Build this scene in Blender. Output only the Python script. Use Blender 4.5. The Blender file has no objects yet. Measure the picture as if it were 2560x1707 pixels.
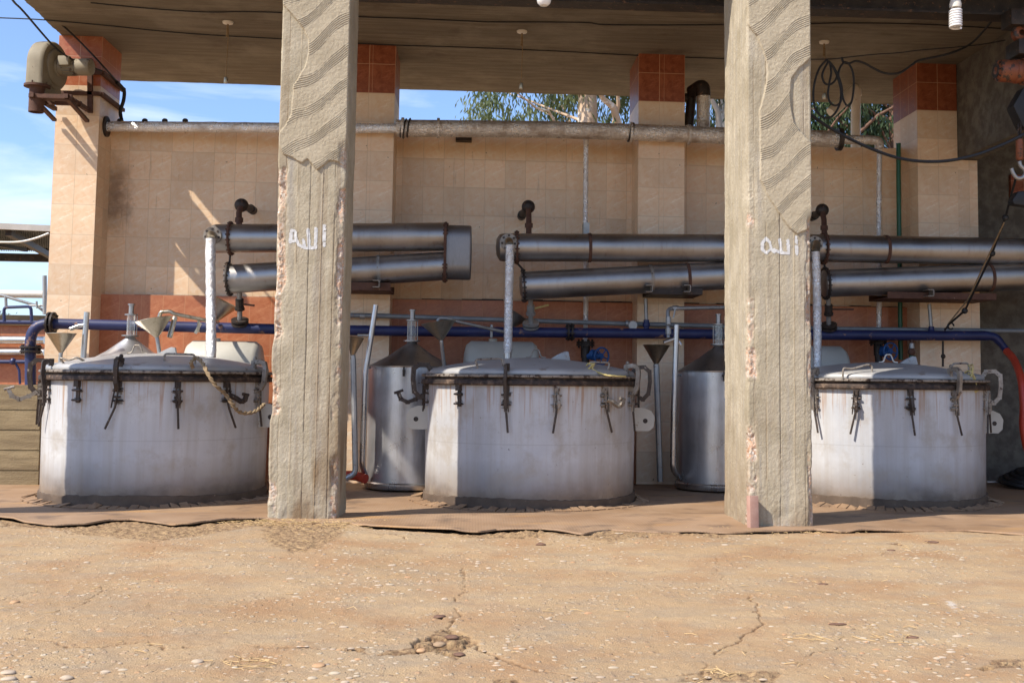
import bpy, bmesh, math, random
import numpy as np
from mathutils import Vector, Matrix
random.seed(7); np.random.seed(7)
S = bpy.context.scene
COL = S.collection
R = math.radians

# ------------------------------------------------------------------ camera
YAW, PITCH, ROLL, PPX, PPY, FPX = 0.0803946, 0.0776809, 0.0112281, 1413.66, 728.75, 2830.0
EYE = Vector((0, 0, 1.2))
FWD = Vector((math.sin(YAW)*math.cos(PITCH), math.cos(YAW)*math.cos(PITCH), math.sin(PITCH)))
RT0 = Vector((math.cos(YAW), -math.sin(YAW), 0)); UP0 = RT0.cross(FWD)
RT = math.cos(ROLL)*RT0 + math.sin(ROLL)*UP0
UPV = -math.sin(ROLL)*RT0 + math.cos(ROLL)*UP0
cd = bpy.data.cameras.new('camera'); camo = bpy.data.objects.new('camera', cd); COL.objects.link(camo)
M = Matrix.Identity(4)
for i in range(3):
    M[i][0] = RT[i]; M[i][1] = UPV[i]; M[i][2] = -FWD[i]; M[i][3] = EYE[i]
camo.matrix_world = M
cd.sensor_width = 36; cd.lens = 36*FPX/2560
cd.shift_x = (1280-PPX)/2560; cd.shift_y = (PPY-853.5)/2560
cd.clip_start = 0.05; cd.clip_end = 3000
S.camera = camo

# ------------------------------------------------------------------ light
SUN = Vector((-1.0, -0.57, 1.2)).normalized()
elev = math.asin(SUN.z); az = math.atan2(SUN.x, SUN.y)
sd = bpy.data.lights.new('sun', 'SUN'); sd.energy = 5.0; sd.angle = R(0.53); sd.color = (1.0, 0.93, 0.83)
so = bpy.data.objects.new('sun', sd); COL.objects.link(so); so.location = (-20, -10, 30)
so.rotation_euler = SUN.to_track_quat('Z', 'Y').to_euler()
W = bpy.data.worlds.new('World'); S.world = W; W.use_nodes = True
wn = W.node_tree; wn.nodes.clear()
wo = wn.nodes.new('ShaderNodeOutputWorld'); bg = wn.nodes.new('ShaderNodeBackground')
sky = wn.nodes.new('ShaderNodeTexSky'); sky.sky_type = 'NISHITA'; sky.sun_disc = False
sky.sun_elevation = elev; sky.sun_rotation = az; sky.air_density = 1.0; sky.dust_density = 0.6; sky.ozone_density = 3.0
tc = wn.nodes.new('ShaderNodeTexCoord'); mp = wn.nodes.new('ShaderNodeMapping')
mp.inputs['Scale'].default_value = (2.2, 2.2, 9.0); mp.inputs['Rotation'].default_value = (0, R(8), 0)
cn = wn.nodes.new('ShaderNodeTexNoise'); cn.inputs['Scale'].default_value = 1.7; cn.inputs['Detail'].default_value = 7; cn.inputs['Roughness'].default_value = .55; cn.inputs['Distortion'].default_value = .5
cr = wn.nodes.new('ShaderNodeValToRGB'); cr.color_ramp.elements[0].position = .47; cr.color_ramp.elements[1].position = .80
cr.color_ramp.elements[1].color = (.8, .8, .8, 1); cr.color_ramp.elements[0].color = (.06, .06, .06, 1)
mx = wn.nodes.new('ShaderNodeMix'); mx.data_type = 'RGBA'
L = wn.links.new
L(tc.outputs['Generated'], mp.inputs['Vector']); L(mp.outputs['Vector'], cn.inputs['Vector']); L(cn.outputs['Fac'], cr.inputs['Fac'])
L(cr.outputs['Color'], mx.inputs['Factor'])
tn = wn.nodes.new('ShaderNodeMix'); tn.data_type = 'RGBA'; tn.blend_type = 'MULTIPLY'; tn.inputs[0].default_value = 1; tn.inputs[7].default_value = (.84, .97, 1.2, 1)
L(sky.outputs['Color'], tn.inputs[6]); L(tn.outputs[2], mx.inputs[6]); mx.inputs[7].default_value = (7.2, 7.6, 8.2, 1)
L(mx.outputs[2], bg.inputs['Color']); bg.inputs['Strength'].default_value = 0.145; L(bg.outputs[0], wo.inputs[0])
S.view_settings.view_transform = 'Standard'; S.view_settings.look = 'None'; S.view_settings.gamma = 1
S.view_settings.exposure = 0.40
S.cycles.max_bounces = 8; S.cycles.diffuse_bounces = 5; S.cycles.glossy_bounces = 4

# ------------------------------------------------------------------ helpers: a viewing ray met with a plane of the place
K = 2560/2352.0
def ray(px, py):
    return FWD + RT*((px-PPX)/FPX) + UPV*((PPY-py)/FPX)
def P(px, py, Y):
    d = ray(px, py); return EYE + d*(Y/d.y)
def PZ(px, py, Z):
    d = ray(px, py); return EYE + d*((Z-1.2)/d.z)
def D(x, y, Y): return P(x*K, y*K, Y)
def DZ(x, y, Z): return PZ(x*K, y*K, Z)
RO = {1:(0,0),2:(640,0),3:(1240,0),4:(1840,0),5:(0,440),6:(640,440),7:(1240,440),8:(1840,440),9:(0,840),10:(640,840),11:(1240,840),12:(1840,840),13:(0,1240),14:(640,1240),15:(1240,1240),16:(1840,1240)}
ZS = 720/2352.0
def Q(r, x, y, Y): return P(RO[r][0]+x*ZS, RO[r][1]+y*ZS, Y)
def QZ(r, x, y, Z): return PZ(RO[r][0]+x*ZS, RO[r][1]+y*ZS, Z)

class MB:
    """collects shapes (world coordinates) and links them as one mesh object"""
    def __init__(s): s.v = []; s.f = []; s.m = []; s.uv = {}
    def add(s, vs, fs, mi=0):
        o = len(s.v); s.v += [tuple(v) for v in vs]
        for f in fs: s.f.append(tuple(i+o for i in f)); s.m.append(mi)
        return s
    def box(s, x0, x1, y0, y1, z0, z1, mi=0):
        return s.add([(x0,y0,z0),(x1,y0,z0),(x1,y1,z0),(x0,y1,z0),(x0,y0,z1),(x1,y0,z1),(x1,y1,z1),(x0,y1,z1)],
                     [(3,2,1,0),(4,5,6,7),(0,1,5,4),(1,2,6,5),(2,3,7,6),(3,0,4,7)], mi)
    def obox(s, c, ax, ay, az, hx, hy, hz, mi=0):
        c = Vector(c); vs = []
        for k in (-1, 1):
            for i, j in ((-1,-1),(1,-1),(1,1),(-1,1)): vs.append(c+ax*hx*i+ay*hy*j+az*hz*k)
        return s.add(vs, [(3,2,1,0),(4,5,6,7),(0,1,5,4),(1,2,6,5),(2,3,7,6),(3,0,4,7)], mi)
    def bar(s, a, b, w, h, mi=0, up=(0,0,1)):
        a = Vector(a); b = Vector(b); d = (b-a); l = d.length; d.normalize()
        u = Vector(up)
        if abs(d.dot(u)) > .98: u = Vector((0,1,0))
        r = d.cross(u).normalized(); u = r.cross(d)
        return s.obox((a+b)/2, d, r, u, l/2, w/2, h/2, mi)
    def tube(s, pts, r, seg=12, cap=True, mi=0, rot=0.0, flat=1.0):
        pts = [Vector(p) for p in pts]; n = len(pts)
        rr = r if isinstance(r, (list, tuple)) else [r]*n
        T = []
        for i in range(n):
            d = (pts[min(i+1, n-1)]-pts[max(i-1, 0)])
            if d.length < 1e-9: d = Vector((0,0,1))
            T.append(d.normalized())
        u = Vector((0,0,1)) if abs(T[0].z) < .9 else Vector((0,1,0))
        u = (u-T[0]*u.dot(T[0])).normalized(); vs = []
        for i in range(n):
            u = (u-T[i]*u.dot(T[i])).normalized(); w = T[i].cross(u)
            for k in range(seg):
                a = rot+2*math.pi*k/seg
                vs.append(pts[i]+(u*math.cos(a)+w*math.sin(a)*flat)*rr[i])
        fs = []
        for i in range(n-1):
            for k in range(seg):
                k2 = (k+1) % seg
                fs.append((i*seg+k, i*seg+k2, (i+1)*seg+k2, (i+1)*seg+k))
        if cap:
            fs.append(tuple(reversed(range(seg)))); fs.append(tuple((n-1)*seg+k for k in range(seg)))
        return s.add(vs, fs, mi)
    def lathe(s, prof, o, axis=(0,0,1), seg=32, mi=0):
        """prof: (radius, height along axis)"""
        o = Vector(o); a = Vector(axis).normalized()
        u = Vector((1,0,0)) if abs(a.x) < .9 else Vector((0,0,1))
        u = (u-a*u.dot(a)).normalized(); w = a.cross(u); n = len(prof); vs = []
        for r, t in prof:
            for k in range(seg):
                g = 2*math.pi*k/seg; vs.append(o+a*t+(u*math.cos(g)+w*math.sin(g))*max(r, 1e-4))
        fs = []
        for i in range(n-1):
            for k in range(seg):
                k2 = (k+1) % seg; fs.append((i*seg+k, i*seg+k2, (i+1)*seg+k2, (i+1)*seg+k))
        return s.add(vs, fs, mi)
    def disc(s, c, axis, r, t, seg=20, mi=0):
        return s.lathe([(0,-t/2),(r,-t/2),(r,t/2),(0,t/2)], c, axis, seg, mi)
    def ball(s, c, r, seg=12, mi=0, sc=(1,1,1)):
        vs = []; c = Vector(c); n = max(5, seg//2)
        for i in range(n+1):
            th = math.pi*i/n
            for k in range(seg):
                g = 2*math.pi*k/seg
                vs.append(c+Vector((math.sin(th)*math.cos(g)*sc[0], math.sin(th)*math.sin(g)*sc[1], math.cos(th)*sc[2]))*r)
        fs = []
        for i in range(n):
            for k in range(seg):
                k2 = (k+1) % seg; fs.append((i*seg+k, (i+1)*seg+k, (i+1)*seg+k2, i*seg+k2))
        return s.add(vs, fs, mi)
    def prism(s, poly, off, mi=0):
        """poly: list of 3d points in a plane, off: extrusion vector"""
        n = len(poly); off = Vector(off); vs = [Vector(p) for p in poly]+[Vector(p)+off for p in poly]
        fs = [tuple(range(n)), tuple(reversed(range(n, 2*n)))]+[(i, i+n, (i+1) % n+n, (i+1) % n) for i in range(n)]
        return s.add(vs, fs, mi)
    def build(s, name, mats, parent=None, smooth=True, origin=None, ang=35, bevel=0, **tg):
        if not isinstance(mats, (list, tuple)): mats = [mats]
        if parent is not None: org = Vector(ORG[parent.name])
        elif origin is not None: org = Vector(origin)
        else:
            xs = [v[0] for v in s.v]; ys = [v[1] for v in s.v]; zs = [v[2] for v in s.v]
            org = Vector(((min(xs)+max(xs))/2, (min(ys)+max(ys))/2, min(zs)))
        me = bpy.data.meshes.new(name)
        me.from_pydata([(v[0]-org.x, v[1]-org.y, v[2]-org.z) for v in s.v], [], s.f)
        for m in mats: me.materials.append(m)
        me.polygons.foreach_set('material_index', s.m)
        bm = bmesh.new(); bm.from_mesh(me); bmesh.ops.recalc_face_normals(bm, faces=bm.faces[:])
        if bevel: bmesh.ops.bevel(bm, geom=[e for e in bm.edges if e.calc_face_angle(0) > .5], offset=bevel, segments=2, profile=.6, affect='EDGES')
        bm.to_mesh(me); bm.free()
        uvl = me.uv_layers.new(name='UVMap')
        for p in me.polygons:
            a = [abs(c) for c in p.normal]
            for li in p.loop_indices:
                v = me.vertices[me.loops[li].vertex_index].co+org
                if a[0] >= a[1] and a[0] >= a[2]: uvl.data[li].uv = (v.y, v.z)
                elif a[1] >= a[2]: uvl.data[li].uv = (v.x, v.z)
                else: uvl.data[li].uv = (v.x, v.y)
        if smooth:
            me.shade_smooth(); me.set_sharp_from_angle(angle=R(ang))
        o = bpy.data.objects.new(name, me); COL.objects.link(o)
        if parent is not None: o.parent = parent
        else: o.location = org
        ORG[o.name] = tuple(org)
        return tag(o, **tg)
ORG = {}
def tag(o, label=None, cat=None, group=None, kind=None):
    if label: o['label'] = label
    if cat: o['category'] = cat
    if group: o['group'] = group
    if kind: o['kind'] = kind
    return o
def thing(name, loc, label, cat, group=None):
    o = bpy.data.objects.new(name, None); COL.objects.link(o); o.location = loc; o.empty_display_size = .1
    ORG[o.name] = tuple(loc); return tag(o, label, cat, group)
def arc(c, u, v, r, a0, a1, n=8):
    c = Vector(c); u = Vector(u); v = Vector(v)
    return [c+u*(r*math.cos(a0+(a1-a0)*i/n))+v*(r*math.sin(a0+(a1-a0)*i/n)) for i in range(n+1)]
def spline(pts, n=6):
    pts = [Vector(p) for p in pts]; out = []
    for i in range(len(pts)-1):
        p0 = pts[max(i-1,0)]; p1 = pts[i]; p2 = pts[i+1]; p3 = pts[min(i+2,len(pts)-1)]
        for k in range(n):
            t = k/n; out.append(.5*((2*p1)+(p2-p0)*t+(2*p0-5*p1+4*p2-p3)*t*t+(3*p1-p0-3*p2+p3)*t**3))
    return out+[pts[-1]]
def fillet(pts, r, n=5):
    """polyline with rounded bends"""
    pts = [Vector(p) for p in pts]; out = [pts[0]]
    for i in range(1, len(pts)-1):
        a, b, c = pts[i-1], pts[i], pts[i+1]
        rr = min(r, (a-b).length*.45, (c-b).length*.45)
        p = b+(a-b).normalized()*rr; q = b+(c-b).normalized()*rr
        for k in range(n+1):
            t = k/n; out.append(p*(1-t)**2+b*2*t*(1-t)+q*t*t)
    return out+[pts[-1]]

# numpy value noise
def _h(ix, iy, s):
    n = (ix.astype(np.int64)*374761393+iy.astype(np.int64)*668265263+s*1274126177) & 0xffffffff
    n = ((n ^ (n >> 13))*1274126177) & 0xffffffff
    n = (n ^ (n >> 16)) & 0xffffff
    return n/float(0xffffff)
def vn(x, y, s=0):
    ix = np.floor(x); iy = np.floor(y); fx = x-ix; fy = y-iy
    fx = fx*fx*(3-2*fx); fy = fy*fy*(3-2*fy)
    a = _h(ix, iy, s); b = _h(ix+1, iy, s); c = _h(ix, iy+1, s); d = _h(ix+1, iy+1, s)
    return (a*(1-fx)+b*fx)*(1-fy)+(c*(1-fx)+d*fx)*fy
def fbm(x, y, o=4, s=0, g=.5):
    r = 0; a = 1; t = 0
    for i in range(o):
        r = r+a*vn(x*2**i+17*i, y*2**i-9*i, s+i); t += a; a *= g
    return r/t
def sst(x, a, b):
    t = np.clip((x-a)/(b-a), 0, 1); return t*t*(3-2*t)
def polydist(x, y, pts, closed=False):
    d = np.full(x.shape, 1e9); n = len(pts)
    for i in range(n if closed else n-1):
        ax, ay = pts[i]; bx, by = pts[(i+1) % n]; vx = bx-ax; vy = by-ay; l = vx*vx+vy*vy+1e-12
        t = np.clip(((x-ax)*vx+(y-ay)*vy)/l, 0, 1)
        d = np.minimum(d, (x-ax-t*vx)**2+(y-ay-t*vy)**2)
    return np.sqrt(d)
def inpoly(x, y, pts):
    r = np.zeros(x.shape, bool); n = len(pts)
    for i in range(n):
        ax, ay = pts[i]; bx, by = pts[(i+1) % n]
        c = ((ay > y) != (by > y)); xi = (bx-ax)*(y-ay)/((by-ay) if abs(by-ay) > 1e-9 else 1e-9)+ax
        r ^= (c & (x < xi))
    return r
def sdist(x, y, pts):
    d = polydist(x, y, pts, True); return np.where(inpoly(x, y, pts), d, -d)
def gridmesh(name, V, ni, nj, mat, attrs=None, wrap=False, keep=None, parent=None, org=(0,0,0), **tg):
    """V: (ni*nj,3) array, row-major; quads"""
    I = np.arange(ni*nj).reshape(ni, nj)
    if wrap: I = np.concatenate([I, I[:, :1]], 1)
    q = np.stack([I[:-1,:-1], I[:-1,1:], I[1:,1:], I[1:,:-1]], -1).reshape(-1, 4)
    if keep is not None: q = q[keep.reshape(-1)]
    me = bpy.data.meshes.new(name); V = V-np.array(org)
    if keep is not None:
        used = np.unique(q); mp_ = np.zeros(len(V), int); mp_[used] = np.arange(len(used)); V = V[used]; q = mp_[q]
        if attrs: attrs = {k: a.reshape(-1)[used] for k, a in attrs.items()}
    me.vertices.add(len(V)); me.vertices.foreach_set('co', V.astype(np.float32).ravel())
    me.loops.add(q.size); me.loops.foreach_set('vertex_index', q.astype(np.int32).ravel())
    me.polygons.add(len(q)); me.polygons.foreach_set('loop_start', (np.arange(len(q))*4).astype(np.int32))
    me.polygons.foreach_set('loop_total', np.full(len(q), 4, np.int32))
    me.update(calc_edges=True); me.validate()
    if attrs:
        for k, a in attrs.items():
            at = me.attributes.new(k, 'FLOAT', 'POINT'); at.data.foreach_set('value', a.astype(np.float32).ravel())
    me.materials.append(mat); me.shade_smooth()
    o = bpy.data.objects.new(name, me); COL.objects.link(o)
    if parent is not None: o.parent = parent
    else: o.location = org
    ORG[o.name] = tuple(org); return tag(o, **tg)

# ------------------------------------------------------------------ materials
class NT:
    def __init__(s, name):
        s.m = bpy.data.materials.new(name); s.m.use_nodes = True; s.t = s.m.node_tree
        s.b = s.t.nodes['Principled BSDF']; s.tc = None
    def n(s, ty, _p=None, **ins):
        nd = s.t.nodes.new('ShaderNode'+ty)
        for k, v in (_p or {}).items(): setattr(nd, k, v)
        for k, v in ins.items(): s.set(nd, k, v)
        return nd
    def set(s, nd, k, v):
        key = int(k[1:]) if (k[0] == 'i' and k[1:].isdigit()) else k.replace('_', ' ')
        sock = nd.inputs[key]
        if isinstance(v, bpy.types.NodeSocket): s.t.links.new(v, sock)
        elif isinstance(v, (tuple, list)) and len(v) == 3 and sock.type == 'RGBA': sock.default_value = (*v, 1)
        else: sock.default_value = v
    def obj(s):
        if not s.tc: s.tc = s.n('TexCoord')
        return s.tc.outputs['Object']
    def uv(s):
        if not s.tc: s.tc = s.n('TexCoord')
        return s.tc.outputs['UV']
    def map(s, v, sc=(1,1,1), loc=(0,0,0), rot=(0,0,0)):
        return s.n('Mapping', Vector=v, Scale=sc, Location=loc, Rotation=rot).outputs[0]
    def noise(s, v, scale=5, det=4, ro=.55, dist=0):
        return s.n('TexNoise', Vector=v, Scale=scale, Detail=det, Roughness=ro, Distortion=dist).outputs['Fac']
    def vor(s, v, scale=5, feat='F1', out='Distance'):
        return s.n('TexVoronoi', {'feature': feat}, Vector=v, Scale=scale).outputs[out]
    def ramp(s, f, *st):
        r = s.n('ValToRGB', Fac=f); e = r.color_ramp.elements
        while len(e) < len(st): e.new(.5)
        for i, (p, c) in enumerate(st):
            e[i].position = p
            e[i].color = (c, c, c, 1) if isinstance(c, (int, float)) else (*c, 1)
        return r.outputs['Color']
    def mix(s, f, a, b, bt='MIX'):
        nd = s.n('Mix', {'data_type': 'RGBA', 'blend_type': bt})
        for i, v in ((0, f), (6, a), (7, b)):
            if isinstance(v, bpy.types.NodeSocket): s.t.links.new(v, nd.inputs[i])
            elif i == 0: nd.inputs[0].default_value = v
            else: nd.inputs[i].default_value = (*v, 1) if len(v) == 3 else v
        return nd.outputs[2]
    def mth(s, op, a, b=0.0, c=None):
        nd = s.n('Math', {'operation': op}, i0=a, i1=b)
        if c is not None: s.set(nd, 'i2', c)
        return nd.outputs[0]
    def attr(s, name): return s.n('Attribute', {'attribute_name': name}).outputs['Fac']
    def bump(s, h, st=.3, dist=.01, nrm=None):
        b = s.n('Bump', Height=h, Strength=st, Distance=dist)
        if nrm is not None: s.set(b, 'Normal', nrm)
        s.t.links.new(b.outputs[0], s.b.inputs['Normal']); return b.outputs[0]
    def out(s, col=None, rough=None, metal=None, **k):
        if col is not None: s.set(s.b, 'Base_Color', col)
        if rough is not None: s.set(s.b, 'Roughness', rough)
        if metal is not None: s.set(s.b, 'Metallic', metal)
        for a, v in k.items(): s.set(s.b, a, v)
        return s.m

def paint(name, c, c2, rough=.5, scale=6, metal=0, wear=None, wt=.62, bump=.15):
    t = NT(name); o = t.obj(); n1 = t.noise(o, scale, 5, .6)
    col = t.mix(t.ramp(n1, (.3, 0.), (.7, 1.)), c, c2)
    if wear:
        n2 = t.noise(t.map(o, loc=(3,7,1)), scale*2.3, 6, .65)
        col = t.mix(t.ramp(n2, (wt, 0.), (wt+.05, 1.)), col, wear)
    t.bump(t.noise(o, scale*9, 4), bump, .004)
    return t.out(col, rough, metal)

STAINS = {}
def tile(name, base, alt, vein, w=.247, h=.343, u0=0., v0=0., grout=(.30,.18,.10), gs=.34):
    t = NT(name); uv = t.map(t.uv(), loc=(-u0, -v0, 0))
    br = t.n('TexBrick', {'offset': 0.0, 'squash': 1.0}, Vector=uv, Scale=1.0, Mortar_Size=.0030, Mortar_Smooth=.3, Bias=0.0, Brick_Width=w, Row_Height=h)
    t.set(br, 'Color1', (0.2,)*3); t.set(br, 'Color2', (0.8,)*3); t.set(br, 'Mortar', (.5,)*3)
    sx = t.n('SeparateXYZ', Vector=uv)
    fu = t.mth('FRACT', t.mth('DIVIDE', sx.outputs[0], w)); fv = t.mth('FRACT', t.mth('DIVIDE', sx.outputs[1], h))
    # the printed motif repeats on every tile, in three variants
    rid = t.n('SeparateColor', Color=br.outputs['Color']).outputs[0]
    vv = t.n('CombineXYZ', X=t.mth('MULTIPLY', fu, w*10), Y=t.mth('MULTIPLY', fv, h*10), Z=t.mth('ROUND', t.mth('MULTIPLY', rid, 3))).outputs[0]
    n1 = t.noise(vv, 1.3, 5, .62, .4); n2 = t.noise(t.map(vv, (1, 2.2, 1), rot=(0,0,R(-28))), 1.5, 4, .55, 1.2)
    col = t.mix(t.ramp(n1, (.36, 0.), (.64, 1.)), base, alt)
    for sl, c0, wob, lo, hi, wt_ in ((.34, .58, .30, .30, .95, .55), (.45, .25, .34, .15, .7, .35), (.25, .80, .25, .5, .95, .4)):
        l_ = t.mth('ABSOLUTE', t.mth('ADD', t.mth('SUBTRACT', fv, t.mth('MULTIPLY_ADD', fu, sl, c0-.2)), t.mth('MULTIPLY_ADD', n2, wob, -wob/2)))
        gt = t.mth('MULTIPLY', t.ramp(fu, (lo, 0.), (lo+.12, 1.)), t.ramp(fu, (hi-.12, 1.), (hi, 0.)))
        col = t.mix(t.mth('MULTIPLY', t.mth('MULTIPLY', t.ramp(l_, (.0, 1.), (.035, 0.)), gt), wt_), col, vein)
    pt = t.mth('MULTIPLY_ADD', rid, .30, .84); pc = t.n('CombineXYZ', X=pt, Y=pt, Z=pt).outputs[0]
    col = t.mix(1.0, col, pc, 'MULTIPLY')
    g = t.obj(); big = t.noise(g, .9, 5, .6)
    col = t.mix(t.mth('MULTIPLY', t.ramp(big, (.5, 0.), (.8, 1.)), .5), col, tuple(c*.62 for c in base))
    if name in STAINS:
        for sx_, sy_, sz_, rd in STAINS[name]:
            dv = t.n('VectorMath', {'operation': 'DISTANCE'}, i0=t.map(g, (1,1,.6)), i1=(sx_, sy_, sz_*.6)).outputs['Value']
            dv = t.mth('ADD', dv, t.mth('MULTIPLY_ADD', t.noise(g, 7, 5, .65), rd*1.6, -rd*.8))
            col = t.mix(t.ramp(dv, (rd*.1, .62), (rd, 0.)), col, (.16,.085,.045))
    dr = t.ramp(t.noise(t.map(g, (26, 26, 1.6)), 1.0, 5, .6), (.64, 0.), (.8, .55))
    col = t.mix(dr, col, (.24,.14,.075))
    col = t.mix(t.ramp(t.noise(g, 22, 3), (.73, 0.), (.76, .8)), col, (.10,.05,.03))
    col = t.mix(t.mth('MULTIPLY', br.outputs['Fac'], gs), col, grout)
    hb = t.mth('SUBTRACT', t.mth('MULTIPLY', t.noise(g, 30, 3), .15), br.outputs['Fac'])
    t.bump(hb, .5, .003)
    return t.out(col, t.ramp(n1, (.3, .30), (.7, .48)))

ORB = 2.128   # height of the line where red tiles change to cream ones
STAINS['cream_tile'] = [(-4.86, -.1, 3.42, .26), (-4.84, -.1, 3.12, .22)]
mt_cream = tile('cream_tile', (.79,.525,.30), (.82,.62,.42), (.92,.80,.65), u0=.1, v0=ORB)
mt_creamd = tile('cream_tile_pillar', (.76,.515,.31), (.80,.61,.42), (.94,.83,.69), u0=0, v0=0)
mt_red = tile('red_tile', (.43,.135,.055), (.52,.20,.09), (.62,.28,.14), u0=.1, v0=ORB, grout=(.58,.30,.15), gs=.6)
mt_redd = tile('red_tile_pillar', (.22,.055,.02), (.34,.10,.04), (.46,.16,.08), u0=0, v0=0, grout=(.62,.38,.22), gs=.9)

def m_concrete():
    t = NT('board_marked_concrete'); o = t.obj()
    pl = t.attr('plaster'); ch = t.attr('chip'); gr = t.attr('grime')
    n = t.noise(o, 3.5, 6, .62); f = t.noise(o, 70, 4, .7)
    c1 = t.mix(t.ramp(n, (.34, 0.), (.68, 1.)), (.34,.285,.19), (.51,.44,.32))
    st = t.noise(t.map(o, (18, 18, .9)), 1.0, 5, .6)
    c1 = t.mix(t.ramp(st, (.5, 0.), (.75, .7)), c1, (.33,.30,.26))
    c2 = t.mix(t.ramp(n, (.3, 0.), (.7, 1.)), (.39,.325,.22), (.48,.405,.285))
    c = t.mix(pl, c1, c2)
    agg = t.vor(o, 55, 'F1', 'Color'); sa = t.n('SeparateColor', Color=agg).outputs[0]
    ac = t.ramp(sa, (.0, (.36,.25,.17)), (.4, (.55,.47,.38)), (.75, (.58,.33,.20)), (1., (.70,.64,.55)))
    c = t.mix(ch, c, ac)
    c = t.mix(gr, c, (.20,.125,.06))
    c = t.mix(t.mth('MULTIPLY', t.ramp(f, (.35, .5), (.6, 0.)), .5), c, (.27,.20,.13))
    h = t.mth('ADD', t.mth('MULTIPLY', f, 1.0), t.mth('MULTIPLY', t.noise(o, 200, 2), .7))
    t.bump(h, .8, .006)
    return t.out(c, .93)
mt_conc = m_concrete()

def simple_conc(name, a, b, d, lines='x', sc=1.0, boards=0, grime=(.10,.07,.045)):
    t = NT(name); o = t.obj()
    n = t.noise(o, 1.2*sc, 6, .62)
    c = t.mix(t.ramp(n, (.35, 0.), (.65, 1.)), a, b)
    sca = {'x': (.6, 5, 5), 'z': (9, 9, .35), 'n': (3, 3, 3)}[lines]
    s1 = t.noise(t.map(o, sca), 2.2, 6, .65)
    c = t.mix(t.ramp(s1, (.42, .75), (.60, 0.)), c, d)
    c = t.mix(t.ramp(t.noise(o, 5, 4), (.66, 0.), (.8, .7)), c, grime)
    h = t.mth('ADD', s1, t.mth('MULTIPLY', t.noise(o, 60, 3), .35))
    if boards:
        yy = t.n('SeparateXYZ', Vector=o).outputs[1]; q = t.mth('ADD', t.mth('DIVIDE', yy, boards), t.mth('MULTIPLY', t.noise(t.map(o, (.4,.4,.4)), 2, 3), .25))
        ln = t.mth('ABSOLUTE', t.mth('SUBTRACT', t.mth('FRACT', q), .5)); ln = t.ramp(ln, (.0, 1.), (.055, 0.))
        ln = t.mth('MULTIPLY', ln, t.ramp(t.noise(t.map(o, (.5, 6, 1)), 1.3, 4), (.4, .15), (.6, 1.)))
        idn = t.n('TexWhiteNoise', {'noise_dimensions': '1D'}, W=t.mth('FLOOR', t.mth('ADD', q, .5))).outputs['Value']
        c = t.mix(t.mth('MULTIPLY', idn, .35), c, d); c = t.mix(t.mth('MULTIPLY', ln, .7), c, grime)
        c = t.mix(t.ramp(t.noise(t.map(o, (1, 1, 1), (4,7,0)), .55, 6, .65), (.50, 0.), (.62, .55)), c, (.30,.265,.20))
        c = t.mix(t.ramp(t.noise(t.map(o, (1, 1, 1), (1,2,0)), 1.1, 6, .7), (.56, 0.), (.66, .6)), c, grime)
        h = t.mth('SUBTRACT', h, ln)
    t.bump(h, .6, .02)
    return t.out(c, .9)
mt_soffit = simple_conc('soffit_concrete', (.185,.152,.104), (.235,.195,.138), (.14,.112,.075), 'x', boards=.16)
mt_wallconc = simple_conc('stained_concrete', (.15,.13,.10), (.21,.185,.145), (.09,.075,.058), 'n')
mt_lowwall = simple_conc('low_wall_concrete', (.25,.185,.095), (.33,.25,.14), (.18,.13,.07), 'x')

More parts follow.
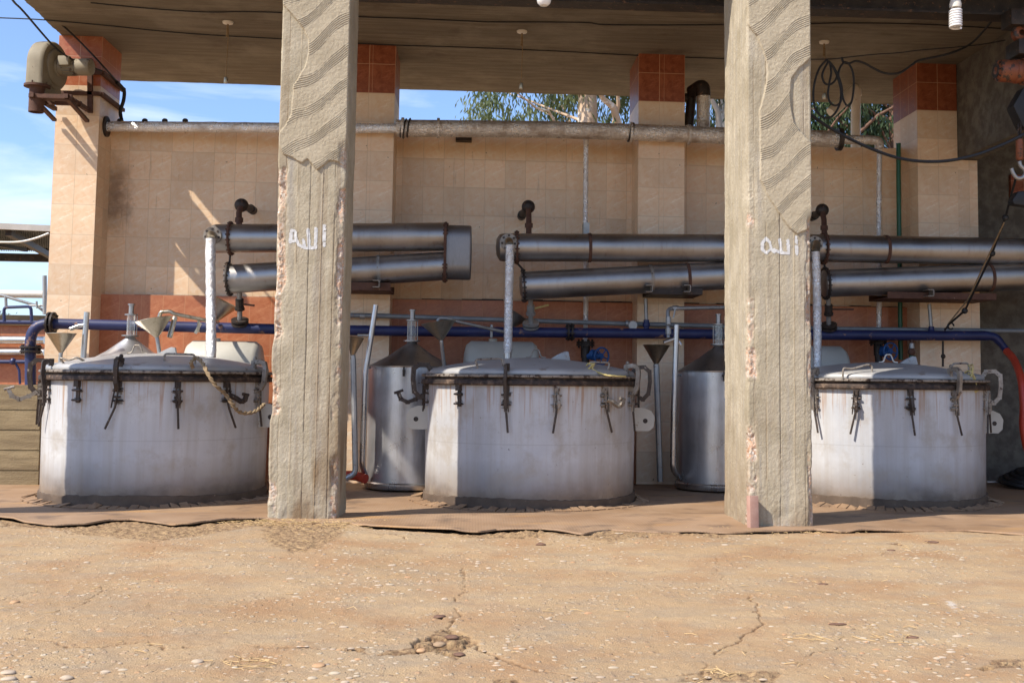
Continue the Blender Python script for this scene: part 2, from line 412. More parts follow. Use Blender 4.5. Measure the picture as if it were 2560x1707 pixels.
def m_ground():
    t = NT('worn_concrete_ground'); o = t.obj()
    soil = t.attr('soil'); ck = t.attr('crack'); wh = t.attr('chalk')
    n = t.noise(o, .8, 6, .6); n2 = t.noise(t.map(o, (1, 2.2, 1), rot=(0,0,.3)), 2.4, 6, .65)
    c = t.mix(t.ramp(n, (.35, 0.), (.65, 1.)), (.385,.245,.122), (.46,.32,.175))
    c = t.mix(t.ramp(n2, (.45, 0.), (.7, .75)), c, (.32,.245,.165))
    c = t.mix(t.ramp(t.noise(o, 1.7, 5), (.48, 0.), (.66, .8)), c, (.36,.20,.09))
    c = t.mix(t.ramp(t.noise(t.map(o, (1,1,1), (9,3,0)), 5.5, 6, .7), (.55, 0.), (.68, .55)), c, (.30,.20,.12))
    # embedded aggregate
    vd = t.n('TexVoronoi', {'feature': 'F1'}, Vector=t.map(o, (1, .8, 1)), Scale=27.0, Randomness=1.0)
    cs = t.n('SeparateColor', Color=vd.outputs['Color'])
    peb = t.ramp(vd.outputs['Distance'], (.24, 1.), (.36, 0.))
    sel = t.mth('GREATER_THAN', cs.outputs[1], .45)
    dens = t.ramp(t.noise(o, 1.4, 3), (.38, .15), (.58, 1.))
    pm = t.mth('MULTIPLY', t.mth('MULTIPLY', peb, sel), dens)
    pc = t.ramp(cs.outputs[0], (0., (.30,.19,.11)), (.3, (.50,.39,.26)), (.6, (.60,.50,.36)), (.85, (.52,.29,.14)), (1., (.36,.33,.29)))
    c = t.mix(t.mth('MULTIPLY', pm, .85), c, pc)
    v2 = t.n('TexVoronoi', {'feature': 'F1'}, Vector=o, Scale=95.0); c3 = t.n('SeparateColor', Color=v2.outputs['Color'])
    p2 = t.mth('MULTIPLY', t.ramp(v2.outputs['Distance'], (.25, 1.), (.4, 0.)), t.mth('GREATER_THAN', c3.outputs[1], .6))
    c = t.mix(t.mth('MULTIPLY', p2, .55), c, t.ramp(c3.outputs[0], (0., (.22,.145,.09)), (.5, (.56,.45,.31)), (1., (.46,.33,.21))))
    sc = t.mix(t.ramp(t.noise(o, 30, 5, .7), (.36, 0.), (.62, 1.)), (.13,.07,.035), (.42,.275,.135))
    c = t.mix(soil, c, sc); c = t.mix(ck, c, (.14,.075,.035)); c = t.mix(wh, c, (.72,.68,.62))
    h = t.mth('ADD', t.mth('MULTIPLY', pm, .6), t.mth('ADD', t.mth('MULTIPLY', p2, .3), t.mth('MULTIPLY', t.noise(o, 120, 5, .7), .8)))
    t.bump(h, .85, .012)
    return t.out(c, .92)
mt_ground = m_ground()

def m_floor():
    t = NT('dusty_rubber_floor'); o = t.obj(); n = t.noise(o, 1.3, 6, .6)
    c = t.mix(t.ramp(n, (.35, 0.), (.65, 1.)), (.26,.155,.082), (.345,.225,.135))
    c = t.mix(t.ramp(t.noise(t.map(o, (.5, 1.5, 1)), 1.6, 5), (.58, 0.), (.7, .8)), c, (.42,.23,.085))
    c = t.mix(t.ramp(t.noise(o, 3.1, 5), (.54, 0.), (.68, .7)), c, (.13,.085,.055))
    w = t.n('TexWave', {'wave_type': 'BANDS', 'bands_direction': 'Y'}, Vector=o, Scale=14.0, Distortion=.3).outputs['Fac']
    w2 = t.n('TexWave', {'wave_type': 'BANDS', 'bands_direction': 'X'}, Vector=o, Scale=14.0, Distortion=.3).outputs['Fac']
    t.bump(t.mth('ADD', t.mth('MULTIPLY', w, w2), t.noise(o, 60, 4)), .35, .004)
    return t.out(c, t.ramp(n, (.3, .6), (.7, .85)))
mt_floor = m_floor()

def m_enamel(name, seed):
    t = NT(name); o = t.map(t.obj(), loc=(seed*3.1, seed*1.7, 0)); z = t.n('SeparateXYZ', Vector=t.obj()).outputs[2]
    n = t.noise(o, 1.8, 6, .6)
    c = t.mix(t.ramp(n, (.35, 0.), (.7, 1.)), (.455,.46,.475), (.57,.565,.555))
    stz = t.noise(t.map(o, (7, 7, .28)), 1.6, 6, .62)
    c = t.mix(t.ramp(stz, (.42, 0.), (.72, .6)), c, (.38,.345,.30))
    rs = t.noise(t.map(o, (15, 15, .55), loc=(5,5,0)), 1.9, 5, .6)
    up = t.ramp(z, (.0, 0.), (.62, .0), (1.13, 1.)) ; 
    rs = t.ramp(t.mth('ADD', rs, t.mth('MULTIPLY', up, .16)), (.69 if seed == 0 else .655, 0.), (.80, .9))
    rs = t.mth('MULTIPLY', rs, t.ramp(z, (.45, .12), (.9, .8)))
    c = t.mix(rs, c, (.33,.165,.065))
    edge = t.mth('ADD', z, t.mth('MULTIPLY', t.noise(o, 7, 5), -.11))
    c = t.mix(t.ramp(edge, (.05, .97), (.15, .6), (.40, .0)), c, (.20,.15,.11))
    pt_ = t.noise(t.map(o, loc=(8,1,2)), 3.1, 6, .68); c = t.mix(t.ramp(pt_, (.52, 0.), (.66, .6)), c, (.36,.31,.25))
    seam = t.ramp(t.mth('ABSOLUTE', t.mth('SUBTRACT', z, .60)), (.0, .35), (.006, 0.)); c = t.mix(seam, c, (.26,.24,.22))
    sm = t.ramp(t.noise(t.map(o, (1.3,1.3,2.0)), 1.4, 4), (.46, 0.), (.62, 1.)); c = t.mix(t.mth('MULTIPLY', sm, t.ramp(edge, (.02, .8), (.22, 0.))), c, (.09,.075,.065))
    c = t.mix(t.ramp(edge, (1.055, .0), (1.085, .75)), c, (.12,.06,.03))
    c = t.mix(t.ramp(t.noise(o, 26, 3, .7), (.70, 0.), (.73, .8)), c, (.13,.09,.07))
    sc = t.noise(t.map(o, (3, 3, 14), rot=(.4, .2, 0)), 3.5, 3); c = t.mix(t.ramp(sc, (.70, 0.), (.72, .35)), c, (.3,.28,.27))
    t.bump(t.noise(t.map(o, (1,1,.5)), 3.2, 4), .35, .03)
    return t.out(c, t.ramp(n, (.3, .30), (.7, .48)))
mt_enamel = [m_enamel('white_enamel_streaked', i) for i in range(3)]
def m_lid():
    t = NT('lid_enamel'); o = t.obj(); n = t.noise(o, 2.5, 6, .6)
    c = t.mix(t.ramp(n, (.35, 0.), (.7, 1.)), (.34,.335,.33), (.44,.425,.40))
    c = t.mix(t.ramp(t.noise(o, 8, 6, .7), (.60, 0.), (.68, .75)), c, (.20,.14,.10))
    c = t.mix(t.ramp(t.noise(o, 3.3, 5), (.58, 0.), (.75, .5)), c, (.42,.36,.28))
    t.bump(t.noise(o, 4, 4), .12, .02)
    return t.out(c, t.ramp(n, (.3, .30), (.7, .5)), .12)
mt_lid = m_lid()
mt_collar = paint('soiled_collar', (.085,.058,.04), (.15,.105,.072), .85, 5, 0, (.26,.2,.15), .66, .5)
def m_rim():
    t = NT('tarry_rim_flange'); o = t.obj(); n = t.noise(o, 12, 6, .7)
    c = t.ramp(n, (.40, (.02,.012,.008)), (.54, (.06,.035,.022)), (.66, (.17,.11,.07)), (.76, (.36,.30,.24)))
    t.bump(n, .8, .01); return t.out(c, .65, .2)
mt_rim = m_rim()

def m_steel(name, axis=(1, 30, 30), tint=(.60,.585,.57), dark=(.40,.385,.37), r0=.20, r1=.36, stain=(.20,.13,.08), sa=.5, mt=.95):
    t = NT(name); o = t.obj(); b = t.noise(t.map(o, axis), 6, 5, .7); n = t.noise(o, 2.1, 6, .62)
    c = t.mix(t.ramp(n, (.35, 0.), (.65, 1.)), dark, tint)
    c = t.mix(t.mth('MULTIPLY', t.ramp(b, (.4, 0.), (.7, 1.)), .35), c, tuple(x*1.15 for x in tint))
    s2 = t.noise(t.map(o, (5, 5, .6)), 2.4, 6, .65)
    c = t.mix(t.mth('MULTIPLY', t.ramp(s2, (.56, 0.), (.72, 1.)), sa), c, stain)
    t.bump(t.mth('ADD', t.mth('MULTIPLY', b, .4), t.noise(o, 3, 3)), .10, .01)
    return t.out(c, t.ramp(n, (.3, r0), (.7, r1)), mt)
mt_steelh = m_steel('brushed_steel_tube', (30, 30, 30), (.44,.42,.40), (.29,.275,.26), .34, .50)
mt_steelv = m_steel('brushed_steel_vessel', (25, 25, 1), (.56,.55,.545), (.38,.37,.365), .24, .40, (.16,.12,.10), .45, .72)
mt_steeld = m_steel('sooty_steel_cone', (20, 20, 20), (.42,.40,.38), (.26,.25,.235), .28, .5, (.08,.06,.048), .6)
mt_steelp = m_steel('plain_steel_pipe', (8, 8, 8), (.62,.61,.60), (.42,.41,.40), .22, .4, (.25,.2,.16), .4)
mt_funnel = m_steel('brass_tinted_steel', (12, 12, 3), (.55,.49,.38), (.34,.30,.23), .28, .45, (.14,.10,.06), .6)
def m_foil(name, tint, stain, amt):
    t = NT(name); o = t.obj()
    n = t.noise(t.map(o, (1, 1, 2.2)), 13, 5, .62, 1.4); v = t.vor(t.map(o, (1.2,1,1)), 28, 'DISTANCE_TO_EDGE')
    s = t.noise(o, 4.5, 6, .65)
    c = t.mix(t.mth('MULTIPLY', t.ramp(s, (.48, 0.), (.66, 1.)), amt), tint, stain)
    c = t.mix(t.ramp(t.vor(t.map(o, (1,1,1)), 9, 'DISTANCE_TO_EDGE'), (.0, .5), (.02, 0.)), c, stain)
    h = t.mth('ADD', n, t.mth('MULTIPLY', t.ramp(v, (0., 0.), (.12, 1.)), .18)); t.bump(h, .75, .022)
    return t.out(c, t.ramp(s, (.4, .22), (.7, .5)), .62)
mt_foil = m_foil('crinkled_foil', (.90,.89,.87), (.45,.34,.24), .5)
mt_foilb = m_foil('browned_foil', (.78,.71,.62), (.36,.24,.15), .7)
mt_blue = paint('blue_paint', (.010,.015,.065), (.02,.03,.11), .42, 3, 0, (.22,.12,.08), .64)
mt_bluel = paint('blue_paint_sunworn', (.008,.013,.06), (.02,.026,.10), .5, 3, 0, (.26,.14,.09), .60)
mt_bluev = paint('bright_blue_valve_paint', (.012,.06,.18), (.02,.09,.26), .45, 8, 0, (.10,.08,.07), .62)
mt_grey = paint('grey_pipe_paint', (.16,.17,.18), (.25,.26,.26), .5, 5, .2, (.28,.20,.14), .64)
mt_galv = paint('galvanised_pipe', (.30,.30,.29), (.42,.41,.39), .42, 9, .6, (.25,.17,.11), .62)
mt_iron = paint('dark_iron', (.025,.02,.018), (.06,.045,.036), .55, 9, .4, (.16,.08,.045), .60, .5)
mt_clamp = paint('greasy_clamp_iron', (.035,.025,.02), (.09,.065,.05), .5, 10, .4, (.34,.28,.22), .62, .6)
mt_clampl = paint('worn_clamp_steel', (.20,.16,.12), (.38,.34,.29), .5, 12, .5, (.07,.04,.03), .58, .6)
mt_rust = paint('rusty_iron', (.075,.034,.022), (.13,.06,.036), .8, 10, .1, (.33,.22,.15), .66, .6)
mt_black = paint('black_rubber', (.008,.008,.008), (.018,.017,.016), .6, 10)
mt_green = paint('green_plastic_pipe', (.01,.075,.035), (.015,.11,.05), .4, 5)
mt_hose = paint('red_rubber_hose', (.42,.035,.018), (.52,.06,.025), .45, 4, 0, (.2,.05,.03), .66)
mt_beige = paint('blower_beige_paint', (.20,.165,.105), (.29,.245,.165), .7, 4, 0, (.10,.065,.04), .60)
mt_white = paint('white_plastic', (.66,.60,.50), (.74,.68,.58), .4, 4, 0, (.45,.34,.24), .66)
mt_rope = paint('fibre_rope', (.20,.13,.07), (.34,.25,.14), .95, 30, 0, None, .6, .8)
mt_ropey = paint('yellow_twine', (.42,.33,.12), (.58,.48,.2), .9, 30)
mt_drum = paint('weathered_drum_paint', (.40,.38,.32), (.52,.49,.42), .55, 2.2, 0, (.20,.13,.08), .62)
mt_orange = paint('rusty_orange_motor_paint', (.17,.045,.018), (.26,.08,.03), .55, 8, 0, (.05,.03,.02), .54)
mt_brick = paint('pink_brick', (.36,.20,.15), (.42,.26,.20), .9, 20)
mt_bark = paint('eucalyptus_bark', (.42,.28,.17), (.60,.45,.32), .85, 2.2, 0, (.70,.62,.52), .56, .6)
mt_barkg = paint('pale_branch_bark', (.40,.36,.31), (.54,.49,.43), .85, 3)
mt_straw = paint('dry_straw', (.46,.30,.13), (.62,.44,.22), .95, 15)
mt_stone = paint('pebble_stone', (.38,.28,.19), (.50,.40,.29), .85, 9, 0, (.55,.30,.14), .6)
mt_chip = paint('dark_bark_chip', (.10,.05,.03), (.20,.11,.07), .9, 20)
mt_zinc = paint('zinc_roof_sheet', (.14,.15,.15), (.24,.25,.25), .55, 2, .3, (.22,.13,.08), .6)
def m_leaf(name, a, b):
    t = NT(name); r = t.n('ObjectInfo').outputs['Random']; n = t.noise(t.obj(), 1.1, 3)
    c = t.mix(t.ramp(n, (.3, 0.), (.7, 1.)), a, b)
    t.out(c, .5); t.set(t.b, 'Specular_IOR_Level', .35)
    tr = t.n('BsdfTranslucent', Color=c); mxs = t.n('MixShader', i0=.35)
    t.t.links.new(t.b.outputs[0], mxs.inputs[1]); t.t.links.new(tr.outputs[0], mxs.inputs[2])
    t.t.links.new(mxs.outputs[0], t.t.nodes['Material Output'].inputs[0]); return t.m
mt_leaf = m_leaf('eucalyptus_leaf', (.085,.125,.05), (.17,.19,.075))
mt_leafd = m_leaf('eucalyptus_leaf_dark', (.04,.075,.03), (.09,.12,.05))
def m_glass():
    t = NT('sight_glass'); t.out((.85,.88,.88), .08); t.set(t.b, 'Transmission_Weight', .85); return t.m
mt_glass = m_glass()
def m_bulb():
    t = NT('milky_bulb_glass'); t.out((.80,.78,.76), .25); t.set(t.b, 'Coat_Weight', .4); return t.m
mt_bulb = m_bulb()
mt_paintw = paint('white_brush_paint', (.50,.485,.46), (.62,.605,.58), .8, 30, 0, (.50,.45,.38), .60, .3)

# ================================================================== THE SETTING
def gz(x, y):   # height of the yard and of the floor
    x = np.asarray(x, float); y = np.asarray(y, float)
    return .06*(1-sst(y, 9.55, 10.35))
edge_px = [(-300,1296),(-60,1294),(0,1292),(33,1296),(82,1306),(142,1309),(218,1306),(272,1297),(327,1296),(381,1302),(435,1310),(479,1309),(512,1303),(588,1298),(669,1297),(720,1304),(866,1303),(925,1314),(1034,1319),(1197,1326),(1240,1321),(1362,1323),(1460,1331),(1485,1325),(1528,1321),(1647,1328),(1821,1329),(1935,1325),(2039,1321),(2100,1325),(2192,1324),(2422,1323),(2560,1332),(2900,1336)]
edge = [PZ(px, py, .075) for px, py in edge_px]
ex = np.array([-40.]+[e.x for e in edge]+[40.]); ey = np.array([edge[0].y]+[e.y for e in edge]+[edge[-1].y])
def yedge(x): return np.interp(x, ex, ey)

def g2(pts, z=.06): return [tuple(DZ(a, b, z))[:2] for a, b in pts]
def gq(r, pts, z=.06): return [tuple(QZ(r, a, b, z))[:2] for a, b in pts]
cracks = [
 (gq(14, [(1700,560),(1690,600),(1725,625),(1695,690),(1720,710),(1680,780),(1650,860),(1645,925),(1675,940),(1630,1010),(1590,1050),(1600,1090)]), .007, .9),
 (gq(14, [(0,1245),(250,1240),(560,1245),(700,1260),(880,1280),(980,1300),(1180,1315),(1330,1290)]), .010, 1.),
 (gq(14, [(1780,1225),(1900,1300),(2050,1360),(2150,1390),(2280,1440),(2352,1440)]), .010, 1.),
 (gq(15, [(0,1320),(180,1370),(300,1430),(450,1445),(560,1480),(640,1500),(800,1515)]), .008, 1.),
 (gq(15, [(2085,820),(2120,900),(2130,1000),(2165,1060),(2080,1105),(2000,1160),(1930,1200),(1780,1290)]), .009, 1.),
 (gq(15, [(1790,500),(1800,640),(1890,700),(1940,760)]), .004, .6),
 (gq(15, [(1730,1350),(1700,1440),(1500,1460),(1200,1490),(1000,1510)]), .012, .8),
 (gq(13, [(0,1170),(230,1165),(440,1200),(560,1235),(800,1240),(1000,1205),(1200,1190),(1330,1240)]), .010, .9),
 (gq(13, [(1330,1245),(1700,1235),(1850,1190),(2050,1230),(2352,1250)]), .006, .7),
 (gq(13, [(0,840),(150,800),(400,750),(620,710),(780,680)]), .004, .7),
 (gq(13, [(830,750),(770,830),(680,890),(560,950)]), .006, .8),
 (gq(13, [(1230,470),(1290,400)]), .005, .7),
 (gq(13, [(0,1370),(700,1290),(1500,1340),(1720,1300)]), .004, .5),
 (gq(13, [(0,245),(470,262),(640,305),(900,315),(1040,340),(1250,375),(1340,350),(1600,335),(1850,305)]), .007, .9),
 (gq(16, [(600,1330),(700,1280),(800,1260),(900,1230)]), .007, .8),
 (gq(16, [(950,1080),(1100,1100),(1250,1100),(1500,1070)]), .004, .7),
 (gq(16, [(0,1195),(60,1140),(200,1070)]), .009, .9),
 (gq(14, [(920,290),(1030,310),(1130,300),(1250,340)]), .008, .9),
 (gq(15, [(620,350),(800,370),(960,375),(1100,355),(1400,335),(1500,320),(1880,345)]), .007, .9),
 (gq(14, [(0,1480),(500,1450),(900,1440),(1150,1465)]), .004, .5),
]
pits = [gq(14, [(1290,1170),(1400,1140),(1500,1075),(1600,1085),(1700,1110),(1720,1160),(1800,1180),(1780,1230),(1660,1275),(1680,1320),(1620,1350),(1560,1310),(1450,1270),(1330,1300),(1180,1320),(990,1300),(1070,1270),(1250,1245)]),
        gq(14, [(1455,930),(1520,950),(1545,990),(1490,985)]),
        gq(14, [(620,1240),(860,1255),(885,1280),(700,1270)]),
        gq(16, [(1220,380),(1350,370),(1410,415),(1300,400)]), gq(16, [(660,700),(740,705),(760,722),(690,720)]), gq(16, [(740,1035),(890,1045),(900,1060),(800,1058)]),
        gq(16, [(1950,1400),(2120,1350),(2352,1340),(2352,1420),(2200,1400),(2000,1430)]),
        gq(15, [(0,1490),(200,1505),(200,1530),(0,1530)])]
soils = [gq(13, [(0,175),(100,205),(330,215),(640,190),(900,180),(1300,205),(1560,200),(1900,175),(2200,175),(2240,230),(1850,290),(1640,325),(1560,335),(1340,350),(1240,365),(1040,335),(900,310),(640,300),(470,255),(0,240)]),
         gq(14, [(0,225),(760,225),(700,330),(560,420),(300,480),(120,420),(60,330)]),
         gq(15, [(140,280),(700,290),(980,262),(1900,290),(1920,345),(1500,318),(1100,345),(960,372),(730,350),(420,290),(320,335),(150,325)]),
         gq(14, [(1500,262),(2352,275),(2352,330),(2100,330),(1700,320)]),
         gq(15, [(1700,1430),(2352,1440),(2352,1530),(1500,1530)])]
NR, NC = 560, 920
t = np.linspace(0, 1, NR)
Yr = 1/(1/3.7+(1/9.75-1/3.7)*t)
rows = np.concatenate([[-60, -20, -6, 0, 2.0, 3.2], Yr, [9.9, 10.2, 10.6, 11.5, 12.5, 14, 17, 22, 30, 45, 70, 120, 250, 600]])
sc = np.linspace(-.585, .475, NC)
cols = np.concatenate([[-30, -8, -3, -1.2, -.7], sc, [.55, .9, 3, 8, 30]])
w = np.clip(rows, 3.7, None); X = cols[None, :]*w[:, None]; Y = np.repeat(rows[:, None], len(cols), 1)
near = sst(Y, 1, 3.5)*(1-sst(Y, 9.9, 10.5))*(np.abs(X/w[:, None]) < .72)
wx = X+.09*(fbm(X*11, Y*11, 5, 31, .6)-.5); wy = Y+.09*(fbm(X*11, Y*11, 5, 57, .6)-.5)
h = (fbm(X*.7, Y*.7, 3, 5)-.5)*.045+(fbm(X*4, Y*4, 4, 8)-.5)*.014+(fbm(X*26, Y*30, 3, 12)-.5)*.007
ck = np.zeros(X.shape); so_ = np.zeros(X.shape); chk = np.zeros(X.shape)
gap = .5+.8*fbm(X*5, Y*5, 3, 77)
for pts, wd, st in cracks:
    d = polydist(wx, wy, pts); wd = wd*.8; k = (1-sst(d, wd*.3*gap, wd*gap*1.25))*st*np.maximum(sst(fbm(X*6+3, Y*6, 3, 88), .28, .45), .75 if wd > .0068 else 0); ck = np.maximum(ck, k)
for pts in pits:
    d = sdist(wx, wy, pts)+.02*(fbm(X*22, Y*22, 3, 9)-.5); k = sst(d, -.004, .012)
    h -= k*(.020-.022*sst(fbm(X*16, Y*20, 3, 3), .45, .6)); so_ = np.maximum(so_, k); ck = np.maximum(ck, k*sst(fbm(X*18, Y*18, 3, 21), .48, .62)*.5)
for pts in soils:
    d = sdist(wx, wy, pts)+.05*(fbm(X*14, Y*14, 3, 19)-.5); k = sst(d, -.01, .03)
    h += k*(-.020+.036*fbm(X*24, Y*30, 4, 4)); so_ = np.maximum(so_, k*.85)
d = polydist(X, Y, gq(16, [(1680,820),(1750,860),(1830,920),(1950,965)])); chk = (1-sst(d, .008, .035))*sst(fbm(X*20, Y*20, 3, 2), .42, .55)*.45
d = polydist(X, Y, gq(16, [(2280,1140),(2352,1180)])); chk = np.maximum(chk, (1-sst(d, .01, .03))*sst(fbm(X*20, Y*20, 3, 2), .42, .55))
h -= ck*.013
Z = gz(X, Y)+h*near-.04*sst(Y-yedge(X), .03, .2)-.004*(1-sst(np.abs(Y-yedge(X)), .0, .25))
Z = np.where(Y > 14.2, -.1, Z)
gridmesh('ground', np.stack([X, Y, Z], -1).reshape(-1, 3), len(rows), len(cols), mt_ground, {'soil': so_, 'crack': ck, 'chalk': chk}, kind='structure')

# floor of the shed: a dusty rubber sheet with a torn, curling front edge
xs = np.linspace(-9, 8, 800); tt = np.concatenate([np.linspace(0, .3, 40)**1.4, np.linspace(.2, 1, 60)[1:]])
XX = np.repeat(xs[None, :], len(tt), 0); YE = yedge(xs)+.03*(fbm(xs*3, xs*0, 3, 5)-.5)+.012*(fbm(xs*22, xs*0, 3, 6)-.5); YY = YE[None, :]+(14-YE[None, :])*tt[:, None]
dd = YY-YE[None, :]
ZZ = gz(XX, YY)+.010+(.016*sst(fbm(XX*1.6, XX*0, 3, 41), .50, .7)+.002)*np.exp(-dd/.10)+.012*(fbm(XX*1.3, YY*1.3, 3, 71)-.5)
ZZ0 = ZZ[:1]-.014
V = np.concatenate([np.stack([XX[:1], YY[:1]+.004, ZZ0], -1), np.stack([XX, YY, ZZ], -1)], 0)
gridmesh('floor', V.reshape(-1, 3), V.shape[0], V.shape[1], mt_floor, kind='structure')

# ------------------------------------------------------------------ rough concrete pillars
def rough_pillar(x0, x1, y0, y1, zt, plaster, holes, joints, chips, label, writing, seed, sidewr=None):
    root = thing('concrete_pillar', ((x0+x1)/2, (y0+y1)/2, .02), label, 'pillar', 'bare concrete pillars along the front of the shed')
    hgt = .012 if seed > 20 else .0045; wf = x1-x0; ws = y1-y0
    nf = int(wf/hgt); ns = int(ws/(hgt*2.2))
    fr = [(x0+wf*i/nf, y0, 0, -1, 0) for i in range(nf)]
    rt = [(x1, y0+ws*i/ns, 1, 0, 1) for i in range(ns)]
    bk = [(x1-wf*i/14, y1, 0, 1, 2) for i in range(14)]
    lf = [(x0, y1-ws*i/ns, -1, 0, 3) for i in range(ns)]
    base = np.array(fr+rt+bk+lf); n = len(base)
    zs = np.concatenate([np.arange(.0, 4.32, hgt), np.linspace(4.4, zt, 4)])
    bx, by, nx, ny, fc = [np.repeat(base[None, :, i], len(zs), 0) for i in range(5)]
    z = np.repeat(zs[:, None], n, 1)
    u = np.where((fc == 0) | (fc == 2), bx, by)
    disp = (fbm(u*5+seed, z*5, 3, seed)-.5)*.006+(fbm(u*60, z*45, 3, seed+2)-.5)*.0042+(fc == 3)*(fbm(u*22, z*2.5, 4, seed+6)-.5)*.014
    # board marks
    jd = np.zeros(z.shape)
    for j, s in joints:
        wob = .006*(fbm(z*2.5+j*9, z*0, 3, seed+5)-.5)
        dj = np.abs(bx-(x0+j*wf)-wob); k = (1-sst(dj, .0006, .0048))*(fc == 0)*sst(fbm(z*3+j*31, z*0+j, 2, 3), .25, .45)
        disp += k*s*.62; jd = np.maximum(jd, k)
    step = np.zeros(z.shape)
    for a, b, s in [(joints[i][0], joints[i+1][0], [.0, .0018, -.001, .0014, 0][i % 5]) for i in range(len(joints)-1)]:
        disp += s*((bx > x0+a*wf) & (bx < x0+b*wf) & (fc == 0))
    for k_ in range(7):  # joints on the sides
        dj = np.abs(by-(y0+ws*(k_+.7)/7.5)); disp -= .005*(1-sst(dj, .002, .011))*((fc == 1) | (fc == 3))
    pl = np.zeros(z.shape)
    if plaster:
        jx = bx+.012*(fbm(z*16, bx*16, 3, seed+7)-.5); jz = z+.02*(fbm(z*13, bx*13, 3, seed+8)-.5)
        d = sdist(jx, jz, plaster)
        for hh in holes: d = np.minimum(d, -sdist(jx, jz, hh))
        pl = sst(d, -.003, .004)*(fc == 0)
        uu = (bx-x0)/wf; ph = z-.33*uu-.055*sst(uu, .35, .8)+.022*np.sin(uu*6.3+z*2.1+seed)-.09*(fbm(bx*2.6, z*1.6, 3, seed+9)-.5)
        b = ((ph+.05*fbm(z*.9, z*0, 2, seed))/.265) % 1.0; inb = sst(b, .06, .12)*(1-sst(b, .44, .52))
        comb = np.sin(ph/.0185*2*np.pi)*inb*(.45+1.1*fbm(bx*7, z*9, 2, seed+11))+.45*(fbm(bx*55, ph*90, 2, seed+13)-.5)*inb
        disp = disp*(1-pl)+pl*(.017+.0031*comb-.002*inb*0*sst(fbm(bx*5, (z-.6*bx)*16, 3, seed+17), .34, .52)+(fbm(u*6, z*6, 3, seed+3)-.5)*.007+(fbm(u*60, z*60, 2, seed+4)-.5)*.004)
        jd *= (1-pl)
    # broken corners
    cd_ = np.minimum(np.abs(bx-x0)+np.abs(by-y0), 9); cr_ = np.abs(bx-x1)+np.abs(by-y0); cl3 = np.abs(bx-x0)+np.abs(by-y1); cr3 = np.abs(bx-x1)+np.abs(by-y1)
    chip = np.zeros(z.shape); dx = np.zeros(z.shape); dy = np.zeros(z.shape)
    for ci, (cdist, sx, sy) in enumerate(((cd_, 1, 1), (cr_, -1, 1), (cl3, 1, -1), (cr3, -1, -1))):
        amt, wdt = chips[ci]
        prof = np.zeros(z.shape)
        for za, zb, s in amt: prof = np.maximum(prof, s*sst(z, za-.08, za+.08)*(1-sst(z, zb-.08, zb+.08)))
        nn = fbm(z*4.5+ci*31, cdist*6+ci, 4, seed+20+ci); big = sst(nn, .46, .58)*.75+.25*sst(fbm(z*14, cdist*14+ci*3, 3, seed+30), .4, .6)
        fall = 1-sst(cdist, .3*wdt, wdt*(0.7+.6*fbm(z*9+ci*5, z*0, 3, seed+40)))
        k = prof*fall*(.35+.65*big); dep = k*(.022+.03*fbm(z*22, cdist*30, 3, seed+50))
        k0 = (1-sst(cdist, .0, .016))*.006
        dx += sx*(dep*.9+k0); dy += sy*(dep*.9+k0); chip = np.maximum(chip, sst(k, .25, .5)); disp *= (1-.8*k)
        disp += k*(fbm(u*45, z*45, 3, seed+60)-.5)*.022
    # roughened foot
    ft = (1-sst(z, .02, .45)); disp += ft*(fbm(u*9, z*7, 3, seed+70)-.5)*.03
    chip = np.maximum(chip, (1-sst(z, .0, .16))*sst(fbm(u*9, z*9, 3, seed+71), .52, .6)*.7)
    gr = sst(fbm(u*3, z*1.1, 4, seed+80), .5, .68)*(1-sst(z, .3, 1.5))*.65+jd*.55+(.28*sst(fbm(bx*25, z*.9, 3, seed+81), .55, .7)*((fc == 0) | (fc == 1)))*(1-pl)
    gr = np.where((fc == 3), np.maximum(gr, (1-sst(z, .2, 1.1))*.45), gr)
    Xp = bx+nx*disp+dx*.8; Yp = by+ny*disp+dy*.8
    org = ORG[root.name]
    V = np.stack([Xp, Yp, z], -1)
    gridmesh('shaft', V.reshape(-1, 3), len(zs), n, mt_conc, {'plaster': pl, 'chip': chip*(1-pl*.4), 'grime': gr}, wrap=True, parent=root, org=org)
    if writing:
        Vw = V[:, :nf].copy(); m = np.zeros(Vw.shape[:2], bool)
        for pts, wd in writing:
            m |= polydist(bx[:, :nf], z[:, :nf], pts) < wd*(.7+.6*fbm(bx[:, :nf]*25, z[:, :nf]*25, 2, 4))
        m &= (fbm(bx[:, :nf]*18, z[:, :nf]*60, 3, 99) > .20)
        Vw[..., 1] -= .0022
        keep = m[:-1, :-1] & m[1:, :-1] & m[:-1, 1:] & m[1:, 1:]
        gridmesh('painted_word', Vw.reshape(-1, 3), len(zs), nf, mt_paintw, keep=keep, parent=root, org=org, label='white brush-painted Arabic word')
    return root
def f2(r, pts, Y): return [(q.x, q.z) for q in (Q(r, a, b, Y) for a, b in pts)]
YA, YB = 9.3, 8.85
